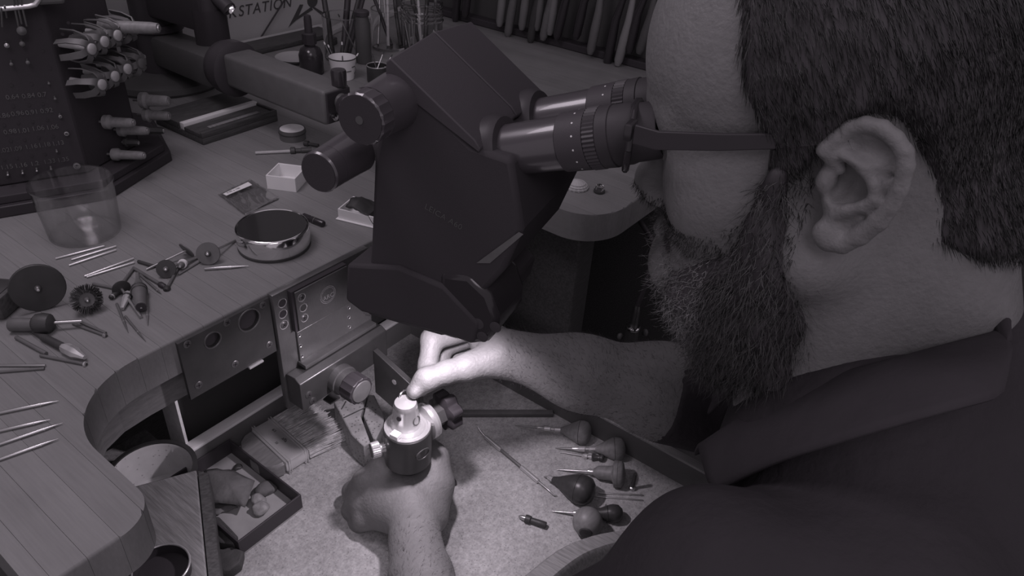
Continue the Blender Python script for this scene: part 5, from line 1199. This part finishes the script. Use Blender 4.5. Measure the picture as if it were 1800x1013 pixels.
for pts in ([(507, 48), (527, 8), (533, 8), (525, 28), (547, 12), (550, 17), (520, 36)], [(547, 12), (552, 12), (572, 24), (570, 30)]):
    bm = NB(); prism(bm, [sg(p) for p in pts], (0, -.0004, 0)); obj('emblem', bm, 'sign_ink', t)
bm = NB(); cc = sg((549, 1)); lathe(bm, [(.0125, 0), (.0125, .0005)], cc, (0, -1, 0), 24); obj('emblem', bm, 'sign_ink', t)
bm = NB(); tube(bm, sg((452, 76), .004), sg((500, 0), .004), .0014, .0014, 8); obj('cable', bm, 'black', t, 40)
bm = NB(); box(bm, (.33, .655, .0003), (.95, .672, .006), .001); o = tag(obj('edge_strip', bm, 'pale_wood', None), 'pale wooden strip along the back edge of the bench', 'strip')
bm = NB(); box(bm, (.385, .600, .0003), (.62, .650, .010), .002); tag(obj('dark_ruler_board', bm, 'dark_wood', None, 30), 'flat dark board lying before the pale strip at the back', 'board')
# white dish behind the arm
c = bp(518, 108); t = thing('shallow_dish', 'pale shallow dish half hidden behind the grey box arm', 'dish', c)
bm = NB(); lathe(bm, [(.018, .0003), (.030, .008), (.032, .0085), (.029, .0075), (.016, .003), (.0001, .003)], c, n=36); obj('dish_bowl', bm, 'sign_panel', t, 60)
# dropper bottle
c = bp(549, 128); t = thing('dropper_bottle', 'dark glass dropper bottle with a black rubber bulb', 'bottle', c)
bm = NB(); lathe(bm, [(.018, .0003), (.0195, .002), (.0195, .030), (.016, .040), (.0085, .045), (.0085, .050)], c, n=32); obj('flask', bm, 'black_gloss', t, 50)
bm = NB(); lathe(bm, [(.0115, .048), (.0115, .064), (.009, .066)], c, n=24, gear=-.04); obj('cap', bm, 'black', t, 30)
bm = NB(); lathe(bm, [(.0062, .066), (.0062, .086), (.0052, .092), (.0001, .094)], c, n=20); obj('bulb', bm, 'rubber', t, 50)
def stick(name, label, foot, topv, r0, r1, m, cat, head=None, hm='tool_dark', group=None):
    t = thing(name, label, cat, Vector(foot), group); f, q = Vector(foot), Vector(topv)
    bm = NB(); tube(bm, f, q, r0, r1, 10); obj('shaft', bm, m, t, 40)
    if head == 'brush':
        ax = (q-f).normalized(); bm = NB(); lathe(bm, [(r1*1.1, 0), (r1*1.2, .004), (r1*1.6, .012), (r1*.9, .020), (.0002, .026)], q, ax, 12); obj('bristles', bm, hm, t, 50)
    else:
        ax = (q-f).normalized(); bm = NB(); lathe(bm, [(r1*1.15, -.004), (r1*1.15, 0), (r1*.6, .0015)], q, ax, 10); obj('end_cap', bm, hm, t, 40)
    return t
# patterned cup with sticks
c = bp(604, 137); cup = thing('patterned_cup', 'small white cup with dark pattern holding thin sticks', 'cup', c)
bm = NB(); lathe(bm, [(.017, .0003), (.0215, .030), (.0225, .0345), (.0208, .0345), (.0165, .003), (.0001, .003)], c, n=40); obj('cup_wall', bm, 'white_plastic', cup, 50)
bm = NB(); lathe(bm, [(.0222, .0332), (.0229, .0345), (.0218, .0352)], c, n=40, cap=False); obj('rim_line', bm, 'tool_dark', cup, 40)
for k in range(14):
    a = 2*math.pi*k/14; h_ = .010+.012*(k % 3)/2; rr = .0172+h_*.14; bm = NB(); u = Vector((math.cos(a), math.sin(a), 0)); v = Vector((-u.y, u.x, 0)); obox(bm, c+u*(rr+.0003)+UPZ*h_, v, UPZ+v*.5, u, .008, .0016, .0008); obj('pattern_stroke', bm, 'tool_grey', cup)
for i, (px, L, lb_) in enumerate([((570, 75), .5, 'thin stick leaning far left out of the patterned cup'), ((577, 80), .5, 'second thin stick leaning left in the patterned cup'), ((601, 75), .5, 'dark swab with pale tip upright in the patterned cup'), ((629, 95), .5, 'short pale stick leaning right in the patterned cup')]):
    q = at(*px, (c-CAM).dot(_f)*1.0); stick('cup_stick', lb_, c+Vector((.004*(i-1.5), .003, .004)), q, .0009, .0010, 'tool_grey' if i != 2 else 'tool_dark', 'stick', hm='paper', group='sticks in the patterned cup')
# glass jar with tools
def glass_jar(name, label, c, r, h, ringsat=()):
    t = thing(name, label, 'jar', c); pr = [(.0001, .0004), (r*.95, .0004), (r, .004)]
    for z_ in ringsat: pr += [(r, z_-.002), (r*1.05, z_), (r, z_+.002)]
    pr += [(r, h), (r*.94, h), (r*.93, .005), (.0001, .005)]
    bm = NB(); lathe(bm, pr, c, n=44); obj('jar_wall', bm, 'glass', t, 60)
    bm = NB(); path_tube(bm, [c+Vector((r*.97*math.cos(a), r*.97*math.sin(a), h)) for a in [2*math.pi*k/32 for k in range(33)]], .0012, 6); obj('jar_rim', bm, 'clear_plastic', t, 60); return t
j1 = bp(607, 103); glass_jar('tool_jar', 'glass jar with dark-handled tools behind the patterned cup', j1, .035, .074)
def jar_tools(c, lst, r):
    for i, (px, t_, r0, m, lb_, hd) in enumerate(lst):
        q = at(*px, t_); d_ = q-c; k_ = (i-(len(lst)-1)/2); f = c+_r*(k_*r*.45)+Vector((0, 0, .006))+Vector((.3*r*math.sin(i*2.1), .3*r*math.cos(i*2.1), 0)); stick('jar_tool', lb_, f, q, r0, r0*.9, m, 'tool', hd, 'tool_dark', 'tools standing in the jars')
T1 = (j1-CAM).dot(_f)
jar_tools(j1, [((568, -12), T1*.99, .0052, 'tool_dark', 'dark thick handle leaning left in the tool jar', None), ((612, -10), T1*1.0, .0062, 'black', 'black bulky handle upright in the tool jar', None), ((633, -12), T1*1.0, .0042, 'tool_dark', 'dark handle leaning right in the tool jar', None), ((640, -8), T1*.98, .0040, 'black', 'slim black handle at the right rim of the tool jar', None), ((595, 26), T1*.97, .0012, 'rod_steel', 'short loop wire in the front of the tool jar', None)], .02)
c = bp(640, 110); t = thing('brown_bottle', 'tall dark bottle between the two jars', 'bottle', c)
bm = NB(); lathe(bm, [(.0125, .0003), (.0135, .003), (.0135, .066), (.011, .074), (.0105, .080)], c, n=28); obj('bottle_wall', bm, 'grey_plastic', t, 50)
bm = NB(); lathe(bm, [(.0125, .080), (.0125, .086), (.010, .088), (.0001, .0885)], c, n=24); obj('bottle_cap', bm, 'dark_plastic', t, 40)
j2 = bp(684, 84); glass_jar('brush_jar', 'glass jar of thin bright rods behind the metal cup', j2, .031, .070)
T2 = (j2-CAM).dot(_f)
jar_tools(j2, [((668, -14), T2, .0022, 'rod_steel', 'bright rod first from left in the brush jar', None), ((674, -14), T2*1.01, .0022, 'bright_steel', 'bright rod second from left in the brush jar', None), ((681, -14), T2*.99, .0030, 'pale_wood', 'pale wooden stick in the brush jar', 'brush'), ((655, -10), T2*1.0, .0034, 'black', 'black rod leaning left in the brush jar', None), ((692, -14), T2*1.0, .0040, 'tool_dark', 'dark thick handle at right in the brush jar', None)], .018)
c = bp(664, 143); t = thing('metal_cup', 'short metal cup with tweezers and picks next to the microscope', 'cup', c)
bm = NB(); lathe(bm, [(.0165, .0003), (.017, .002), (.017, .026), (.0160, .026), (.0155, .003), (.0001, .003)], c, n=36); obj('cup_wall', bm, 'dark_steel', t, 50)
bm = NB(); path_tube(bm, [c+Vector((.0166*math.cos(a), .0166*math.sin(a), .0262)) for a in [2*math.pi*k/32 for k in range(33)]], .0009, 6); obj('cup_rim', bm, 'bright_steel', t, 60)
T3 = (c-CAM).dot(_f)
jar_tools(c, [((674, 92), T3, .0011, 'bright_steel', 'bright pick upright in the short metal cup', None), ((689, 97), T3, .0010, 'bright_steel', 'bright pick leaning right in the short metal cup', None), ((654, 96), T3, .0016, 'tool_dark', 'dark tweezer leg leaning left in the short metal cup', None)], .008)
j3 = bp(742, 84); glass_jar('mason_jar', 'wide threaded glass jar full of tools left of the pliers', j3, .038, .082, (.052, .060, .068))
T4 = (j3-CAM).dot(_f)
jar_tools(j3, [((704, -14), T4, .0030, 'tool_grey', 'grey handle leaning left in the wide jar', None), ((722, -14), T4*1.01, .0050, 'tool_dark', 'dark square-ended handle in the wide jar', None), ((734, -14), T4*.99, .0030, 'pale_wood', 'pale stick in the middle of the wide jar', None), ((752, -14), T4, .0042, 'tool_dark', 'dark handle right of the pale stick in the wide jar', None), ((766, -14), T4*1.0, .0034, 'tool_grey', 'grey handle at the right side of the wide jar', None)], .022)
for i in range(10):
    a = i*1.9; f = j3+Vector((.024*math.cos(a), .024*math.sin(a), .006)); q = f+Vector((.008*math.cos(a*2.3), .008*math.sin(a*1.7), .030+.012*(i % 3))); bm = NB(); tube(bm, f, q, .0012, .0012, 8); tag(obj('short_bur', bm, 'bright_steel', None, 40), 'short bright bur standing at the bottom of the wide jar', 'bur', 'short burs in the wide jar')

# ================================================================== pliers on their rack
XR = .90
rk = thing('pliers_rack', 'dark rack board carrying a row of pliers at the back right', 'rack', (XR+.03, .3, .0))
bm = NB(); box(bm, (XR+.024, -.16, .0005), (XR+.040, .62, .32)); obj('back_board', bm, 'wall_dark', rk)
bm = NB(); box(bm, (XR-.004, -.16, .0005), (XR+.0235, .62, .014), .002); obj('foot_board', bm, 'black_matte', rk)
bm = NB(); box(bm, (XR-.004, -.16, .150), (XR+.0235, .62, .162), .002); obj('hanging_rail', bm, 'dark_wood', rk)
bm = NB(); box(bm, (XR-.02, .02, .0145), (XR-.005, .035, .30)); obj('post', bm, 'black', rk)
def ypt(px, X=XR): return onplane(px[0], px[1], 0, X)
pls = [((800, 38), (817, 30), 'black_gloss', 'black_gloss', 'glossy black-handled pliers leftmost on the rack'), ((878, 46), (892, 64), 'pliers_grip', 'tool_grey', 'pliers with slim grey grips second on the rack'), ((917, 52), (932, 74), 'pliers_grip', 'tool_dark', 'pliers with one pale and one dark grip, third on the rack'),
       ((943, 53), (954, 70), 'pliers_grip', 'tool_grey', 'pliers with broad pale grip fourth on the rack'), ((966, 61), (978, 68), 'pliers_grip', 'black_gloss', 'pliers with pale grip and glossy black grip, fifth on the rack'), ((1012, 68), (1037, 95), 'black_gloss', 'pliers_grip', 'pliers with black left grip and grey right grip, sixth on the rack'),
       ((1066, 118), (1085, 115), 'black_gloss', 'pliers_grip', 'longest pliers with a pale right grip hanging lowest'), ((1106, 92), (1123, 94), 'black_gloss', 'pliers_grip', 'rightmost pliers on the rack before the forehead')]
for i, (pa_, pb_, ma, mb, lb_) in enumerate(pls):
    A, B = ypt(pa_, XR-.016), ypt(pb_, XR-.020); zt = .158; piv = Vector((XR-.016, (A.y+B.y)/2-.020, zt+.012))
    t = thing('pliers', lb_, 'pliers', Vector((XR-.016, (A.y+B.y)/2, .16)), 'pliers on the rack')
    for s_, (e, m) in enumerate(((A, ma), (B, mb))):
        top_ = piv+Vector((0, .004*(1 if s_ == 0 else -1), -.004)); midp = e.lerp(top_, .5)+Vector((0, (.008 if s_ == 0 else -.004), 0))
        P4 = [e, e.lerp(midp, .12), e.lerp(midp, .6), midp, midp.lerp(top_, .5), top_]; bm = NB(); path_tube(bm, P4[:5], [.0052, .0082, .0088, .0075, .0050], 12); obj('grip', bm, m, t, 60)
        bm = NB(); path_tube(bm, [P4[4], top_, piv+UPZ*.006], [.0034, .0040, .0046], 10); obj('arm', bm, 'rod_steel', t, 60)
    bm = NB(); lathe(bm, [(.0065, -.005), (.0065, .005)], piv, (1, 0, 0), 18); obj('joint', bm, 'rod_steel', t, 40)
    for s_ in (-1, 1):
        bm = NB(); path_tube(bm, [piv+UPZ*.004+Vector((0, .002*s_, 0)), piv+Vector((0, .0045*s_, .016)), piv+Vector((0, .0012*s_, .036))], [.0045, .0038, .0012], 8); obj('jaw', bm, 'rod_steel', t, 60)
# ================================================================== shell, ring and handpiece at the right bench arm
c = bp(1013, 330); t = thing('sea_shell', 'small pale ribbed shell on the right arm of the bench', 'shell', c)
bm = NB(); rings = []
for z_, r_ in ((.0003, .0145), (.0022, .0142), (.0055, .0115), (.0085, .0075), (.0105, .003), (.011, .0003)):
    rings.append([c+Vector((r_*(1+.035*math.cos(16*a_))*math.cos(a_), r_*(1+.035*math.cos(16*a_))*math.sin(a_), z_)) for a_ in [2*math.pi*k/64 for k in range(64)]])
ring_loft(bm, rings); obj('shell_dome', bm, 'shell', t, 60)
for z_, r_ in ((.0022, .0146), (.0045, .0130), (.0068, .0106)):
    bm = NB(); path_tube(bm, [c+Vector((r_*math.cos(a_), r_*math.sin(a_), z_)) for a_ in [2*math.pi*k/40 for k in range(41)]], .0005, 6); obj('growth_ridge', bm, 'shell', t, 60)
c = bp(1053, 338); t = thing('crystal_stud', 'clear faceted crystal on a dark ring on the right bench arm', 'crystal', c)
bm = NB(); lathe(bm, [(.0062, .0003), (.0072, .001), (.0070, .003), (.0055, .0035)], c, n=20); obj('setting', bm, 'tool_dark', t, 40)
bm = NB(); lathe(bm, [(.0055, .0036), (.0058, .006), (.0046, .0095), (.0025, .0105), (.0001, .0106)], c, n=10); obj('crystal_dome', bm, 'glass', t)
hp = at(1113, 575, .98)
t = thing('handpiece', 'slim rotary handpiece with a bright ring hanging below the right bench arm', 'handpiece', hp+Vector((0, 0, -.06)))
bm = NB(); lathe(bm, [(.0085, -.06), (.0088, -.01), (.0080, -.003)], hp, n=20); obj('grip', bm, 'tool_dark', t, 40)
bm = NB(); lathe(bm, [(.0092, -.003), (.0096, -.001), (.0096, .002), (.0088, .003)], hp, n=24); obj('bright_ring', bm, 'chrome', t, 40)
bm = NB(); lathe(bm, [(.0055, .003), (.0050, .026), (.0042, .034), (.0030, .036)], hp, n=18); obj('nose', bm, 'dark_steel', t, 40)
bm = NB(); path_tube(bm, [hp+UPZ*.034, hp+Vector((.004, -.004, .07)), hp+Vector((.02, .0, .12)), Vector((hp.x+.06, hp.y+.06, -.045))], .0035, 10); obj('hose', bm, 'rubber', t, 60)
for i, px in enumerate([(1134, 585), (1148, 460), (1144, 494), (1090, 592)]):
    bm = NB(); ball(bm, at(*px, 1.0), .0052, 12, 8, (.8, .8, 1.1)); tag(obj('hanging_bead', bm, 'tool_grey', None, 180), ['dim bead beside the bright ring of the hanging handpiece', 'upper dim bead left of the beard', 'middle dim bead left of the beard', 'dim bead left of the hanging handpiece'][i], 'bead', 'dim hanging beads')
# ------------------------------------------------------------------ lift everything to real height above the floor
for o in COL.objects:
    if o.parent is None and o.type in {'MESH', 'EMPTY'}: o.location.z += H0
